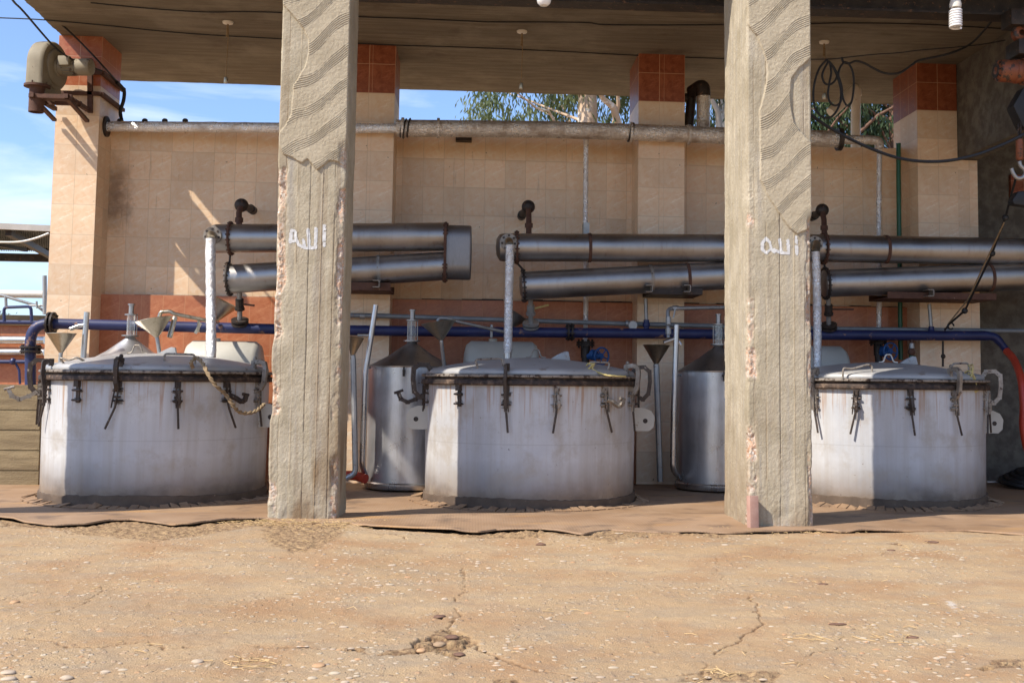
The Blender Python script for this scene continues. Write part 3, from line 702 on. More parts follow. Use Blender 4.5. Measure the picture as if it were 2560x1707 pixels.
# pillar on the left
ax0, ax1 = P(686, 650, YA).x, P(861, 650, YA).x
plA = f2(2, [(215,40),(330,160),(400,260),(430,330),(432,430),(400,560),(310,690),(300,800),(290,930),(240,1030),(185,1100),(180,1190),(225,1255),(380,1330),(420,1295),(500,1390),(600,1310),(640,1315),(725,1345),(900,1340),(900,-300),(120,-300)], YA)
def strokes(r, lst, Y, wd): return [(f2(r, l, Y), wd) for l in lst]
wA = strokes(6, [[(558,410),(558,570)], [(487,430),(487,585),(400,590),(385,520)], [(425,440),(435,575)], [(400,585),(350,565),(325,510),(320,450),(290,445),(285,500),(280,540),(320,530)]], YA, .015)
rough_pillar(ax0, ax1, YA, YA+.6, 5.1, plA, [], [(.13,-.004),(.30,.006),(.485,-.009),(.66,.007),(.84,-.008)],
    [([(0.0,.5,.5),(.9,1.25,.9),(1.5,2.9,1.)], .11), ([(.0,.55,1.),(.8,1.3,.6),(1.45,2.75,.85),(2.9,3.1,.6)], .085), ([(0,4,.2)], .05), ([(0,3,.3)], .05)],
    'rough concrete pillar whose combed plaster ends in a jagged line, between the first and second still', wA, 3)
bx0, bx1 = P(1868, 650, YB).x, P(2030.5, 650, YB).x
# keep the true corner positions of the right pillar
plB = f2(4, [(75,190),(175,300),(240,480),(256,600),(240,720),(205,860),(190,900),(195,1150),(195,1480)], YB)+f2(8, [(195,30),(250,150),(300,230),(410,400),(500,480),(560,450),(700,400)], YB)+f2(4, [(700,-300),(0,-300)], YB)
hB = [f2(4, [(700,420),(600,485),(520,550),(450,640),(438,760),(445,900),(470,1000),(520,1080),(600,1150),(700,1170)], YB)]
wB = strokes(8, [[(487,500),(497,640)], [(425,530),(430,630),(370,630),(355,520)], [(310,600),(355,625)], [(245,510),(215,545),(215,600),(250,630),(285,590),(275,540),(245,510)], [(285,600),(310,620)]], YB, .0145)
rough_pillar(bx0, bx1, YB, YB+.86, 5.1, plB, hB, [(.10,-.004),(.29,-.008),(.50,-.009),(.72,.007),(.88,-.004)],
    [([(.0,.9,.95),(1.2,1.9,.8),(2.4,2.9,.5)], .10), ([(0,1.6,.5),(1.6,2.5,.85)], .06), ([(0,4,.4)], .05), ([(0,3,.2)], .05)],
    'rough concrete pillar with a brick at its foot and combed plaster down its upper half', wB, 11)
# the next pillar of the row stands just outside the picture
rough_pillar(-5.35, -4.8, 9.3, 9.9, 5.1, None, [], [(.2,-.004),(.5,-.006),(.8,-.004)], [([(0,3,.4)], .06)]*4, 'rough concrete pillar at the near left corner of the shed', None, 23)
tag(bpy.data.objects['concrete_pillar.002'], 'rough concrete pillar at the near left corner of the shed')
t_ = MB(); a = Q(11, 2085, 1480, YB-.05)
bk_c = Vector((P(1881, 1296, YB-.06).x, YB-.07, .19))
t_.box(-.038,.038,-.03,.03,-.125,.125)
b_ = t_.build('brick', mt_brick, origin=(0,0,0), bevel=.006, label='pink brick stood on end against the foot of the right concrete pillar', cat='brick')
b_.location = bk_c; b_.rotation_euler = (R(-6), R(2), R(14))

# ------------------------------------------------------------------ tiled pillars
def tiled_pillar(xl, xr, y0, y1, zc, ztop, strips, label, zb=0.0, redm=None, extra=None):
    root = thing('tiled_pillar', ((xl+xr)/2, (y0+y1)/2, zb), label, 'pillar', 'tiled pillars of the back wall')
    V = []; F = []; UVs = []
    def quad(p, q, u0, u1, za, zb_):
        i = len(V); V.extend([(p[0],p[1],za),(q[0],q[1],za),(q[0],q[1],zb_),(p[0],p[1],zb_)]); F.append((i,i+1,i+2,i+3))
        UVs.extend([(u0,za-zc),(u1,za-zc),(u1,zb_-zc),(u0,zb_-zc)])
    def part(name, za, zb_, mat):
        V.clear(); F.clear(); UVs.clear()
        x = xl; tot = sum(strips)
        for s in strips:
            wd = s/tot*(xr-xl); uw = min(s, .247); quad((x,y0), (x+wd,y0), 0, uw, za, zb_); x += wd
        quad((xr,y0), (xr,y1), 0, (y1-y0)*.93, za, zb_); quad((xr,y1), (xl,y1), 0, xr-xl, za, zb_); quad((xl,y1), (xl,y0), (y1-y0)*.93, 0, za, zb_)
        me = bpy.data.meshes.new(name); o_ = ORG[root.name]
        me.from_pydata([(v[0]-o_[0], v[1]-o_[1], v[2]-o_[2]) for v in V], [], F); me.materials.append(mat)
        uv = me.uv_layers.new(name='UVMap')
        for k, c in enumerate(UVs): uv.data[k].uv = c
        ob = bpy.data.objects.new(name, me); COL.objects.link(ob); ob.parent = root; return ob
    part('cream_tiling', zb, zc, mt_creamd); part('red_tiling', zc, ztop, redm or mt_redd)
    return root
YP = 13.08; ZR = 5.07
mt_redsun = tile('red_tile_corner_sunlit', (.40,.105,.04), (.47,.17,.075), (.60,.28,.15), grout=(.62,.38,.22), gs=.7)  # lighter copy of the pillar red, sunlight put into the colour
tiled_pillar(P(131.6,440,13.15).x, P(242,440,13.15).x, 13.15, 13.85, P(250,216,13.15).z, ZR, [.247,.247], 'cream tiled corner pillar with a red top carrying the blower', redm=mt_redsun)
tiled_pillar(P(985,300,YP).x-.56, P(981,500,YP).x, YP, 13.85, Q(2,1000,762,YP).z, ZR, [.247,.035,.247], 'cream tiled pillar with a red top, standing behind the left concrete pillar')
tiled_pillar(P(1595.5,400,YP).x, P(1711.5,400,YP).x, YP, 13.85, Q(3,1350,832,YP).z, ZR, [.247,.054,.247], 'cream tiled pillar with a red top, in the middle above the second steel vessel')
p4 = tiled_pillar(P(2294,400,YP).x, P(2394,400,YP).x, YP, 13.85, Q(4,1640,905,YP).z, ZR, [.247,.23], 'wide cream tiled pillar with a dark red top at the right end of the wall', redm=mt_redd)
bp = MB(); bp.box(P(2394,500,YP).x, P(2445,500,YP).x, YP+.004, 13.85, 0, P(2420,401,YP).z)
bp.build('side_tiling', mt_creamd, p4, smooth=False)

# ------------------------------------------------------------------ back wall
zwl = P(480, 308, 13.6).z; zwr = P(2150, 369, 13.6).z
wall = thing('tiled_wall', (.6, 13.7, 0), 'cream tiled back wall with a red tiled lower band behind the stills', 'wall')
mbw = MB(); XL, XR = -4.4, 5.6
n_ = 90; top = []
for i in range(n_+1):
    x = XL+(XR-XL)*i/n_; top.append((x, 13.6, zwl+(zwr-zwl)*i/n_+random.uniform(-.012,.012)))
mbw.prism([(XL,13.6,0),(XR,13.6,0)]+top[::-1], (0,.2,0)); mbw.build('cream_tiling', mt_cream, wall, smooth=False)
mbw = MB(); mbw.box(XL, XR, 13.47, 13.598, 0, ORB); mbw.build('red_tiling', mt_red, wall, smooth=False)
mbw = MB()
for i in range(40):
    x0 = XL+.45+(XR-XL-.5)*i/40; hh = random.choice([.006,.01,.018,.03]) if i > 13 else .006
    mbw.box(x0, x0+(XR-XL-.5)/40+.02, 13.52, 13.6, ORB+.001, ORB+hh*random.uniform(.5,1.3))
mbw.build('soot_ledge', mt_iron, wall, smooth=False)
# stained concrete at the right
mb = MB(); mb.box(5.6, 8.6, 13.75, 14.0, -.1, ZR); mb.build('concrete_wall', mt_wallconc, smooth=False, label='dark stained concrete wall at the right end of the shed, behind the red hose', cat='wall')
xs_ = P(2394,300,YP).x+.004; zs_ = P(2394,398,YP).z
mb = MB(); mb.box(xs_, xs_+.25, 10.2, 13.3, zs_, ZR-.002); mb.build('side_beam', mt_wallconc, smooth=False, label='deep grey concrete beam running forward under the roof from the right tiled pillar', cat='beam')
mb = MB(); mb.box(8.3, 8.6, 8.6, 13.75, -.1, ZR-.002); mb.build('side_wall', mt_wallconc, smooth=False, label='concrete side wall closing the right end of the shed', cat='wall')

# ------------------------------------------------------------------ roof
def jag(a, b, n, s):
    a = Vector(a); b = Vector(b); d = (b-a).normalized(); nrm = Vector((-d.y, d.x, 0)); o = []; v = 0
    for i in range(n):
        v = .6*v+random.uniform(-s, s); o.append(a+(b-a)*i/n+nrm*v)
    return o
c1 = PZ(71, 11, ZR); c2 = PZ(160, 96, ZR); sl = (c2.x-c1.x)/(c2.y-c1.y)
xl9 = c1.x+sl*(9.1-c1.y); xl15 = c1.x+sl*(15-c1.y)
b1 = PZ(299, 202, ZR); b2 = PZ(2244, 262, ZR); bs = (b2.y-b1.y)/(b2.x-b1.x)
ring = jag((xl9, 9.1, ZR), (8.7, 9.1, ZR), 60, .004)+[(8.7, 9.1, ZR), (8.7, b1.y+bs*(8.7-b1.x), ZR)]
ring += jag((8.7, b1.y+bs*(8.7-b1.x), ZR), (xl15, b1.y+bs*(xl15-b1.x), ZR), 260, .006)[1:]+jag((xl15, b1.y+bs*(xl15-b1.x), ZR), (xl9, 9.1, ZR), 170, .006)
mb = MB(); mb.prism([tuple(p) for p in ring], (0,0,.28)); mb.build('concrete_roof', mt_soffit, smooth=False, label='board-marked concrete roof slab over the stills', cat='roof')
# dark monorail beam
zb_ = P(1050, 1, 10.6).z; e1 = PZ(1050, 1, zb_); e2 = PZ(2470, 46, zb_); e3 = e1+(e2-e1)*1.6; e0 = e1-(e2-e1)*.25
mb = MB(); up = Vector((0,0,1))
for (dz, w_, h_) in ((.012,.22,.024),(.20,.014,.36),(.388,.22,.024)):
    mb.bar(e0+up*dz, e3+up*dz, w_, h_)
mb.build('hoist_rail', mt_iron, smooth=False, label='long blackened steel beam under the roof that carries the hoist', cat='beam')

# ------------------------------------------------------------------ low wall and plant at the far left
xw0, xw1 = -8.5, P(106, 1000, 12.7).x
mb = MB()
for k_ in range(5):
    zz0 = -.05+.215*k_; mb.box(xw0, xw1-.004*k_, 12.688-.004*(k_ % 2), 12.699, zz0+.006, zz0+.209)
mb.prism([(xw0,12.7,-.05),(xw1,12.7,-.05)]+[(xw1-(xw1-xw0)*i/30, 12.7, D(40,885,12.7).z+random.uniform(-.008,.008)) for i in range(31)], (0,.18,0))
mb.build('low_wall', mt_lowwall, smooth=False, label='low board-marked concrete wall at the left edge, beside the first still', cat='wall')
YF = 17.0
fw = thing('far_wall', (-7.5, YF, 0), 'red tiled wall with a concrete cap far left, beyond the low wall', 'wall')
xa, xb = P(-250, 850, YF).x, P(118, 850, YF).x
mb = MB(); mb.box(xa, xb, YF, YF+.2, 0, D(40,748,YF).z); mb.build('red_tiling', mt_red, fw, smooth=False)
mb = MB(); mb.box(xa, xb, YF-.06, YF+.25, D(40,748,YF).z+.002, D(40,724,YF).z); mb.build('cap', mt_lowwall, fw, bevel=.01)
for nm, y, rr, m, lb in (('steel_pipe', 779, .055, mt_steelp, 'thick steel pipe along the far red wall, upper one of two'), ('steel_pipe', 807, .05, mt_steelp, 'thick steel pipe along the far red wall, lower one of two')):
    mb = MB(); mb.tube([D(-200,y,YF-.15), D(102,y+2,YF-.15)], rr, 16); mb.build(nm, m, label=lb, cat='pipe', group='steel pipes on the far red wall')
mb = MB(); mb.tube([D(-200,737,YF-.2), D(100,741,YF-.2)], .03, 10); mb.build('blue_pipe', mt_blue, label='thin blue pipe along the cap of the far red wall', cat='pipe')
mb = MB(); mb.tube([D(-200,830,YF-.2), D(66,831,YF-.2)], .028, 10); mb.ball(D(30,830,YF-.2), .05, 10); mb.tube([D(34,831,YF-.2), D(44,850,YF-.2), D(46,882,YF-.2)], .018, 8)
mb.build('blue_pipe', mt_blue, label='thin blue pipe low on the far red wall, with a drop leg', cat='pipe')
mb = MB(); mb.tube(fillet([D(10,738,16.6), D(9,706,16.6), D(71,704,16.6), D(73,738,16.6)], .05), .022, 10); mb.build('blue_rail', mt_blue, label='small blue pipe rail standing on the far wall cap', cat='rail')
mb = MB(); mb.tube([D(-150,673,16.8), D(106,676,16.8)], .055, 14); mb.tube([D(82,676,16.8),D(82,682,16.8)], .03, 8); mb.build('wrapped_pipe', mt_white, label='white wrapped pipe crossing the sky at the far left', cat='pipe')
mb = MB(); mb.tube([D(0,677,16.7), D(84,702,16.7), D(108,720,16.7)], .02, 8); mb.tube([D(13,680,16.7), D(14,705,16.7)], .022, 8); mb.tube([D(66,702,16.65),D(104,702,16.65)], .015, 8); mb.tube([D(84,692,16.6),D(85,708,16.6)], .015, 8)
mb.build('pipe_stay', mt_galv, label='thin slanting pipe stay under the white wrapped pipe', cat='pipe')
mb = MB(); mb.tube([D(102.5,633,16.5), D(103,722,16.5)], .03, 10); mb.build('upright_pipe', mt_galv, label='short grey upright pipe beside the corner pillar', cat='pipe')
# canopy
cn_ = thing('canopy', (-10, 21, 3), 'zinc sheet canopy on steel trusses beyond the corner pillar', 'canopy')
pa, pb = D(-120,516,19.5), D(125,527,19.5); pc, pd_ = D(-120,575,24), D(125,580,24)
n = 120; V = []; F = []
for i in range(n+1):
    k = i/n; z = .035*(i % 2)
    V += [pa+(pb-pa)*k+Vector((0,0,z)), pc+(pd_-pc)*k+Vector((0,0,z))]
mb = MB(); mb.add(V, [(2*i, 2*i+1, 2*i+3, 2*i+2) for i in range(n)]); mb.build('zinc_sheet', mt_zinc, cn_, smooth=False)
mb = MB(); mb.bar(pa-Vector((0,.1,.0)), pb-Vector((0,.1,.0)), .06, .10); mb.build('edge_board', mt_barkg, cn_, smooth=False)
mb = MB(); dn = Vector((0,0,-.12))
mb.bar(D(20,518,19.6)+dn, D(135,585,23.6)+dn, .1, .1); mb.bar(D(-60,535,20.5)+dn, D(60,560,22.5)+dn, .07, .07); mb.bar(pc+dn, pd_+dn, .12, .16); mb.bar(D(66,545,22), D(68,575,22), .07, .07)
mb.bar(D(-20,556,23), D(120,577,23.4), .06, .08)
mb.build('truss', mt_iron, cn_, smooth=False)
mb = MB(); mb.tube(spline([D(-20,556,19.2), D(40,556,19.2), D(80,548,19.2), D(112,536,19.2)], 6), .018, 8); mb.build('cable', mt_white, label='white cable sagging under the zinc canopy', cat='cable')
for yy in (584, 592):
    mb = MB(); mb.tube([D(-60,yy-1,30), D(118,yy+1,30)], .018, 6); mb.build('overhead_wire', mt_black, label='thin overhead wire just below the far canopy, %s of two' % ('upper' if yy == 584 else 'lower'), cat='wire', group='overhead wires beyond the canopy')

# ================================================================== THE STILLS
mt_lidf = paint('lid_flange_metal', (.16,.12,.09), (.36,.32,.27), .6, 9, .2, (.05,.03,.02), .52, .6)
def still(cx, cy, r, ei, label, sill):
    root = thing('still', (cx, cy, 0), label, 'still', 'white stills standing in a row behind the concrete pillars')
    o = (cx, cy, 0)
    m = MB(); m.lathe([(r-.012, .02), (r-.009, .3), (r-.005, .6), (r-.002, .9), (r, 1.155)], o, seg=128); m.build('body', mt_enamel[ei], root, ang=60)
    m = MB()
    prof_n = 160; vs = []; 
    for k in range(prof_n):
        a = 2*math.pi*k/prof_n; h = .10+.012*math.sin(a*3+ei)+random.uniform(-.006,.006)
        for rr, zz in ((r+.008, -.01), (r+.008, .05), (r+.006, h-.006), (r-.013, h)): vs.append((cx+rr*math.cos(a), cy+rr*math.sin(a), zz))
    fs = []
    for k in range(prof_n):
        k2 = (k+1) % prof_n
        for j in range(3): fs.append((k*4+j, k2*4+j, k2*4+j+1, k*4+j+1))
    m.add(vs, fs); m.build('collar', mt_collar, root)
    m = MB(); R_ = r
    m.lathe([(R_-.02,1.140),(R_+.040,1.142),(R_+.046,1.150),(R_+.046,1.180),(R_+.040,1.190),(R_+.012,1.193),(R_+.012,1.214),(R_-.05,1.214)], o, seg=128)
    m.build('rim', mt_rim, root)
    m = MB(); m.lathe([(R_-.05,1.2145),(R_+.036,1.2145),(R_+.046,1.220),(R_+.046,1.236),(R_+.036,1.243),(R_-.02,1.245)], o, seg=128); m.build('lid_flange', mt_lidf, root)
    lid = MB(); lid.lathe([(r-.01,1.2455),(r-.005,1.262),(r-.02,1.285),(r-.05,1.298),(r-.12,1.313),(r-.27,1.342),(r-.47,1.374),(r-.67,1.398),(r-.87,1.412),(.08,1.417),(0,1.417)], o, seg=128)
    lid = lid.build('lid', mt_lid, root, ang=50)
    return root, lid
def lidz(T, x, y):
    cx, cy, r = T; d = math.hypot(x-cx, y-cy)
    return float(np.interp(d, [0, r-.87, r-.67, r-.47, r-.27, r-.12, r-.05, r-.02, r], [1.417,1.412,1.398,1.374,1.342,1.313,1.298,1.285,1.25]))
T1 = (-3.135, 11.7, 1.065); T2 = (.584, 11.5, 1.055); T3 = (4.235, 11.6, 1.055)
s1, l1 = still(*T1, 0, 'white still at the left with a brown rope tied to its lid handle', 0)
s2, l2 = still(*T2, 1, 'white still in the middle with rust streaks under its rim', 1)
s3, l3 = still(*T3, 2, 'white still at the right, beside the red hose, with yellow twine on its lid handle', 2)

def clamp(T, root, phi, style, lean=0.0, ml=None, hm=None):
    cx, cy, r = T; a = R(phi)+math.atan2(-cx, cy); n = Vector((math.sin(a), -math.cos(a), 0)); t = Vector((math.cos(a), math.sin(a), 0)); C = Vector((cx, cy, 0))
    def p(ro, s, z): return C+n*(r+ro)+t*s+Vector((0,0,z))
    m = ml or mt_clamp; b = MB(); zz = Vector((0,0,1))
    for zl in (1.055, .965):      # welded ears
        b.obox(p(.012, 0, zl), n, t, zz, .014, .036, .010); b.tube([p(.03,-.045,zl), p(.03,.045,zl)], .009, 8)
    b.obox(p(.008, 0, 1.115), n, t, zz, .03, .026, .028)
    for zl in (1.055, .965):      # weld spatter burnt into the enamel round the ears
        for _ in range(9):
            hw = random.uniform(.012, .042); b.obox(p(.0005-.5*hw*hw/r, random.uniform(-.022,.022), zl+random.gauss(0,.014)), n, t, zz, .0022, hw, random.uniform(.0012,.0035))
    if style == 'lugs':
        b.obox(p(.004, 0, 1.04), n, t, zz, .006, .02, .10)
        return b.build('lug', mt_clamp, root, ang=30)
    for s in (-.017, .017): b.add([p(.022,s-.004,1.13),p(.05,s-.004,1.13),p(.046,s-.004+lean*.1,.90),p(.026,s-.004+lean*.1,.90),p(.022,s+.004,1.13),p(.05,s+.004,1.13),p(.046,s+.004+lean*.1,.90),p(.026,s+.004+lean*.1,.90)], [(3,2,1,0),(4,5,6,7),(0,1,5,4),(1,2,6,5),(2,3,7,6),(3,0,4,7)])
    b.tube([p(.036,-.03,1.0), p(.036,.03,1.0)], .011, 8)
    def jaw(pts, w=.022, th=.016):
        for i in range(len(pts)-1): b.bar(pts[i], pts[i+1], w, th*2, up=t)
        for q in pts[1:-1]: b.obox(q, n, t, zz, th*.9, w/2, th*.9)
    if style == 'bar':
        jaw([p(.005,0,1.325), p(.062,0,1.315), p(.070,0,1.21), p(.052,0,1.09), p(.04,0,.93)], .034, .014); b.obox(p(-.005,0,1.31), n, t, zz, .02, .02, .035)
    elif style == 'jaw':
        jaw([p(-.03,0,1.262), p(-.035,0,1.335), p(.04,0,1.345), p(.085,0,1.325), p(.095,0,1.27), p(.082,0,1.135), p(.045,0,1.07)], .040, .018); b.tube([p(-.02,0,1.27), p(-.02,0,1.365)], .012, 8); b.ball(p(-.02,0,1.37), .02, 8)
    elif style == 'cjaw':   # big bent jaw seen from the side
        jaw([p(-.03,0,1.275), p(.01,0,1.33), p(.09,0,1.335), p(.145,0,1.29), p(.150,0,1.19), p(.135,0,1.07), p(.08,0,1.01), p(.045,0,1.03)], .04, .022)
    elif style == 'down':
        jaw([p(.05,0,1.06), p(.062,.006,.98), p(.05,.012,.93)], .03, .012); b.tube([p(.06,.01,1.0), p(.06,.012,.94)], .016, 8)
    elif style == 'out':
        jaw([p(.045,.01,1.02), p(.06,.07,.995), p(.075,.135,.955), p(.085,.165,.975), p(.085,.178,1.02)], .03, .02); b.tube([p(.085,.135,1.03), p(.085,.205,1.02)], .014, 8)
    elif style == 'outleft':
        jaw([p(.05,0,1.03), p(.12,0,.985), p(.20,0,.955), p(.27,0,.985), p(.30,0,1.05)], .035, .022); b.tube([p(.25,0,1.075), p(.34,0,1.045)], .014, 8)
    c = b.build('clamp', m, root, ang=30)
    h = MB(); hl = .19
    h.tube([p(.036, lean*.02, .95), p(.04, lean*.05, .90), p(.05, lean*.27, .90-hl)], [.010,.0105,.0105], 8)
    h.build('clamp_handle', hm or mt_clamp, c, ang=30) if False else None
    hb = h.build('handle', hm or mt_clamp, root, ang=30); hb.parent = c
    return c
for ph, st, ln, ml in ((-88,'outleft',-.5,mt_clampl),(-97,'cjaw',0,mt_clamp),(-66,'bar',-.35,mt_clamp),(-41,'lugs',0,None),(-19,'jaw',-.35,mt_clamp),(8.4,'down',.05,mt_clamp),(33.5,'out',.35,mt_clamp),(57,'jaw',.15,mt_clampl)):
    clamp(T1, s1, ph, st, ln, ml)
for ph, st, ln, ml in ((-95,'outleft',0,mt_clamp),(-73,'cjaw',-.35,mt_clamp),(-39,'lugs',0,None),(-12,'bar',.10,mt_clamp),(13,'down',-.15,mt_clampl),(40.6,'out',.25,mt_clampl),(66,'jaw',.1,mt_clampl),(84,'cjaw',.5,mt_clamp)):
    clamp(T2, s2, ph, st, ln, ml)
for ph, st, ln, ml in ((-34,'bar',.2,mt_clampl),(-11,'down',-.2,mt_clamp),(16,'down',.1,mt_clamp),(41,'jaw',.22,mt_clampl),(74,'down',-.35,mt_clampl),(90,'cjaw',.1,mt_clampl)):
    clamp(T3, s3, ph, st, ln, ml)
# side lifting plates with a hole
def side_plate(T, root, sgn):
    cx, cy, r = T; n = 20; b = MB(); y0 = cy-.25
    x0 = cx+sgn*(r-.05); pts = [(0,.70),(.17,.70),(.215,.74),(.225,.84),(.19,.90),(.12,.93),(0,.93)]
    b.prism([(x0+sgn*a, y0, z) for a, z in pts], (0,.02,0)); b.tube([(x0+sgn*.13, y0-.002, .80),(x0+sgn*.13, y0+.022, .80)], .024, 14, mi=1)
    b.build('lifting_plate', [mt_drum, mt_iron], root, smooth=False)
side_plate(T2, s2, -1); side_plate(T2, s2, 1); side_plate(T3, s3, 1); side_plate(T1, s1, 1)

def lid_handle(lid, T, pts, r=.010, m=None):
    w = []
    for i, (rg, x, y, Yd) in enumerate(pts):
        q = Q(rg, x, y, Yd)
        if i in (0, len(pts)-1): q.z = min(q.z, lidz(T, q.x, q.y)-.003)
        w.append(q)
    b = MB(); b.tube(fillet(w, .03), r, 8); o = b.build('lid_handle', m or mt_clampl, s1 if lid is l1 else s2 if lid is l2 else s3); o.parent = lid
lid_handle(l1, T1, [(9,520,215,11.0),(485,)*0 or (9,485,175,10.95),(9,560,200,10.95),(9,625,172,10.95),(9,690,190,11.0)])
lid_handle(l1, T1, [(9,1342,215,10.9),(9,1342,145,10.9),(9,1590,150,10.9),(9,1592,225,10.9)])
lid_handle(l2, T2, [(10,1812,258,10.65),(10,1790,190,10.65),(10,2010,182,10.65),(10,2022,250,10.65)])
lid_handle(l2, T2, [(11,770,225,10.8),(11,765,212,10.8),(11,930,218,10.8),(11,908,290,10.8)])
lid_handle(l3, T3, [(12,872,302,10.72),(12,875,258,10.72),(12,940,270,10.72),(12,1080,232,10.72),(12,1112,245,10.72),(12,1110,305,10.72)])
lid_handle(l3, T3, [(12,1750,300,10.95),(12,1770,225,10.95),(12,1900,222,10.95),(12,1900,260,10.95)])
# loops and hinge tabs on the crowns
def crown(lid, T, root, r_, x, y, m):
    c = Q(r_, x, y, T[1]-.05); b = MB(); z0 = lidz(T, c.x, c.y)
    b.tube(spline([(c.x-.10,c.y,z0+.004),(c.x-.055,c.y,z0+.015),(c.x-.03,c.y,z0+.075),(c.x,c.y,z0+.085),(c.x+.03,c.y,z0+.075),(c.x+.055,c.y,z0+.015),(c.x+.10,c.y,z0+.004)], 4), .008, 8)
    b.build('lid_loop', m, root).parent = lid
    b = MB(); x1 = c.x+.17
    b.prism([(x1-.02,c.y+.1,z0-.01),(x1+.05,c.y+.1,z0+.035),(x1+.13,c.y+.1,z0+.075),(x1+.17,c.y+.1,z0+.07),(x1+.19,c.y+.1,z0-.02)], (0,.05,0)); b.build('hinge_tab', mt_lid, root, bevel=.004).parent = lid
crown(l2, T2, s2, 11, 325, 180, mt_clampl); crown(l3, T3, s3, 12, 1245, 215, mt_white); crown(l1, T1, s1, 9, 1120, 150, mt_clampl)
# rope on the left still
def rope(name, pts, r, m, **tg):
    pts = spline(pts, 8); b = MB()
    for ph in (0, math.pi):
        q = []
        for i, p in enumerate(pts):
            a = i*.9+ph; q.append(p+Vector((math.cos(a)*r*.5, math.sin(a)*r*.3, math.sin(a)*r*.5)))
        b.tube(q, r*.62, 6)
    return b.build(name, m, **tg)
Yr_ = 10.57
b_ = rope('rope', [Q(9,1575,260,10.75), Q(9,1560,215,10.72), Q(9,1600,175,10.8), Q(9,1650,215,10.72), Q(9,1700,310,10.58), Q(9,1760,400,10.56), Q(9,1840,470,10.62), Q(9,1900,560,10.62), Q(9,1960,620,10.68), Q(9,2050,625,10.75), Q(9,2120,590,10.82), Q(9,2155,555,10.9)], .018, mt_rope, label='frayed brown rope hanging from the lid handle of the left still', cat='rope')
rope('twine', [Q(11,740,240,10.72), Q(11,760,222,10.68), Q(11,800,235,10.68), Q(11,770,265,10.68), Q(11,745,280,10.66), Q(11,800,225,10.66), Q(11,790,270,10.66), Q(11,880,312,10.6), Q(11,960,325,10.6), Q(11,1060,330,10.75)], .009, mt_ropey, label='knotted yellow twine on the right lid handle of the middle still', cat='twine')
rope('twine', [Q(12,1900,235,10.9), Q(12,1930,300,10.78), Q(12,1900,380,10.76), Q(12,1945,460,10.8), Q(12,1960,380,10.78), Q(12,1920,290,10.78), Q(12,1870,300,10.85), Q(12,1860,345,10.85), Q(12,1915,310,10.78), Q(12,1975,440,10.8), Q(12,1920,430,10.78), Q(12,1935,250,10.8), Q(12,1915,240,10.9)], .008, mt_ropey, label='tangle of yellow twine hanging off the right lid handle of the right still', cat='twine')
# slit flaps of the rubber floor round each still
for T, lb, g0, g1 in ((T1,'ring of slit rubber flaps round the foot of the left still',190,350),(T2,'ring of slit rubber flaps round the foot of the middle still',190,350),(T3,'ring of slit rubber flaps round the foot of the right still',190,350)):
    b = MB(); n = 84
    for k in range(n):
        a0 = 2*math.pi*k/n+random.uniform(-.004,.004); a1 = 2*math.pi*(k+.86)/n; ri = T[2]+.03; ro = ri+.11+random.uniform(-.01,.02); hi = random.uniform(.016,.045); lo = .018; tl = random.uniform(-.01,.014)
        v = []
        for (rr, aa, zz) in ((ri,a0,hi+tl),(ri,a1,hi-tl),(ro,a1,lo),(ro,a0,lo)): v.append((T[0]+rr*math.cos(aa), T[1]+rr*math.sin(aa), zz+float(gz(0, T[1]+rr*math.sin(aa)))))
        b.add(v+[(x, y, z-.008) for x, y, z in v], [(0,1,2,3),(7,6,5,4),(0,4,5,1),(1,5,6,2),(2,6,7,3),(3,7,4,0)])
    b.build('rubber_flaps', mt_floor, smooth=False, label=lb, cat='floor flaps')

# ================================================================== STEEL VESSELS
def vessel(xc, r, ztop_px, Yc, label, apex=859, cm=None):
    c = D(xc, 880, Yc); cx = c.x; zt = P(xc*K, ztop_px, Yc-r).z; o = (cx, Yc, 0)
    root = thing('steel_vessel', (cx, Yc, .0), label, 'vessel', 'upright steel vessels with cone tops')
    za = P(xc*K, apex, Yc).z
    b = MB(); b.lathe([(r,.06),(r,zt)], o, seg=72); b.build('body', mt_steelv, root, ang=50)
    b = MB(); b.lathe([(r+.012,.03),(r+.02,.05),(r+.02,.085),(r+.004,.10)], o, seg=72); b.build('base_ring', mt_steelp, root)
    b = MB(); b.lathe([(r+.004,zt-.01),(r+.006,zt+.004),(r*.75,zt+(za-zt)*.27),(r*.5,zt+(za-zt)*.52),(.055,za),(.05,za+.02)], o, seg=72); b.build('cone', cm or mt_steeld, root, ang=50)
    b = MB(); b.disc((cx,Yc,za+.03), (0,0,1), .09, .012); b.disc((cx,Yc,za+.255), (0,0,1), .068, .012); b.tube([(cx,Yc,za+.26),(cx,Yc,za+.36)], .028, 12); b.disc((cx,Yc,za+.365), (0,0,1), .038, .014)
    for k in range(3):
        a = 2.1*k+.4; q = Vector((cx+.062*math.cos(a), Yc+.062*math.sin(a), za)); b.tube([q+Vector((0,0,.01)), q+Vector((0,0,.27))], .005, 6)
    b.build('glass_mount', mt_steeld, root)
    b = MB(); b.tube([(cx,Yc,za+.035),(cx,Yc,za+.25)], .042, 20); b.build('sight_glass', mt_glass, root)
    b = MB(); q = Vector((cx-.05, Yc-r, zt-.045)); b.tube([q+Vector((0,.02,0)), q-Vector((0,.07,0))], .014, 10); b.tube([q-Vector((0,.05,0)), q-Vector((0,.05,.06))], .012, 8); b.tube([q-Vector((.0,.05,-.04)), q-Vector((0,.05,0))], .009, 8); b.build('tap', mt_iron, root)
    return root
vessel(295, .47, 912, 12.5, 'bright steel vessel whose sunlit cone shows above the lid of the left still', 846, mt_steelv)  # cone swapped to the brighter vessel steel, its sunlight put into the colour
vessel(944, .46, 916, 12.5, 'steel vessel between the left concrete pillar and the middle still, half sunlit')
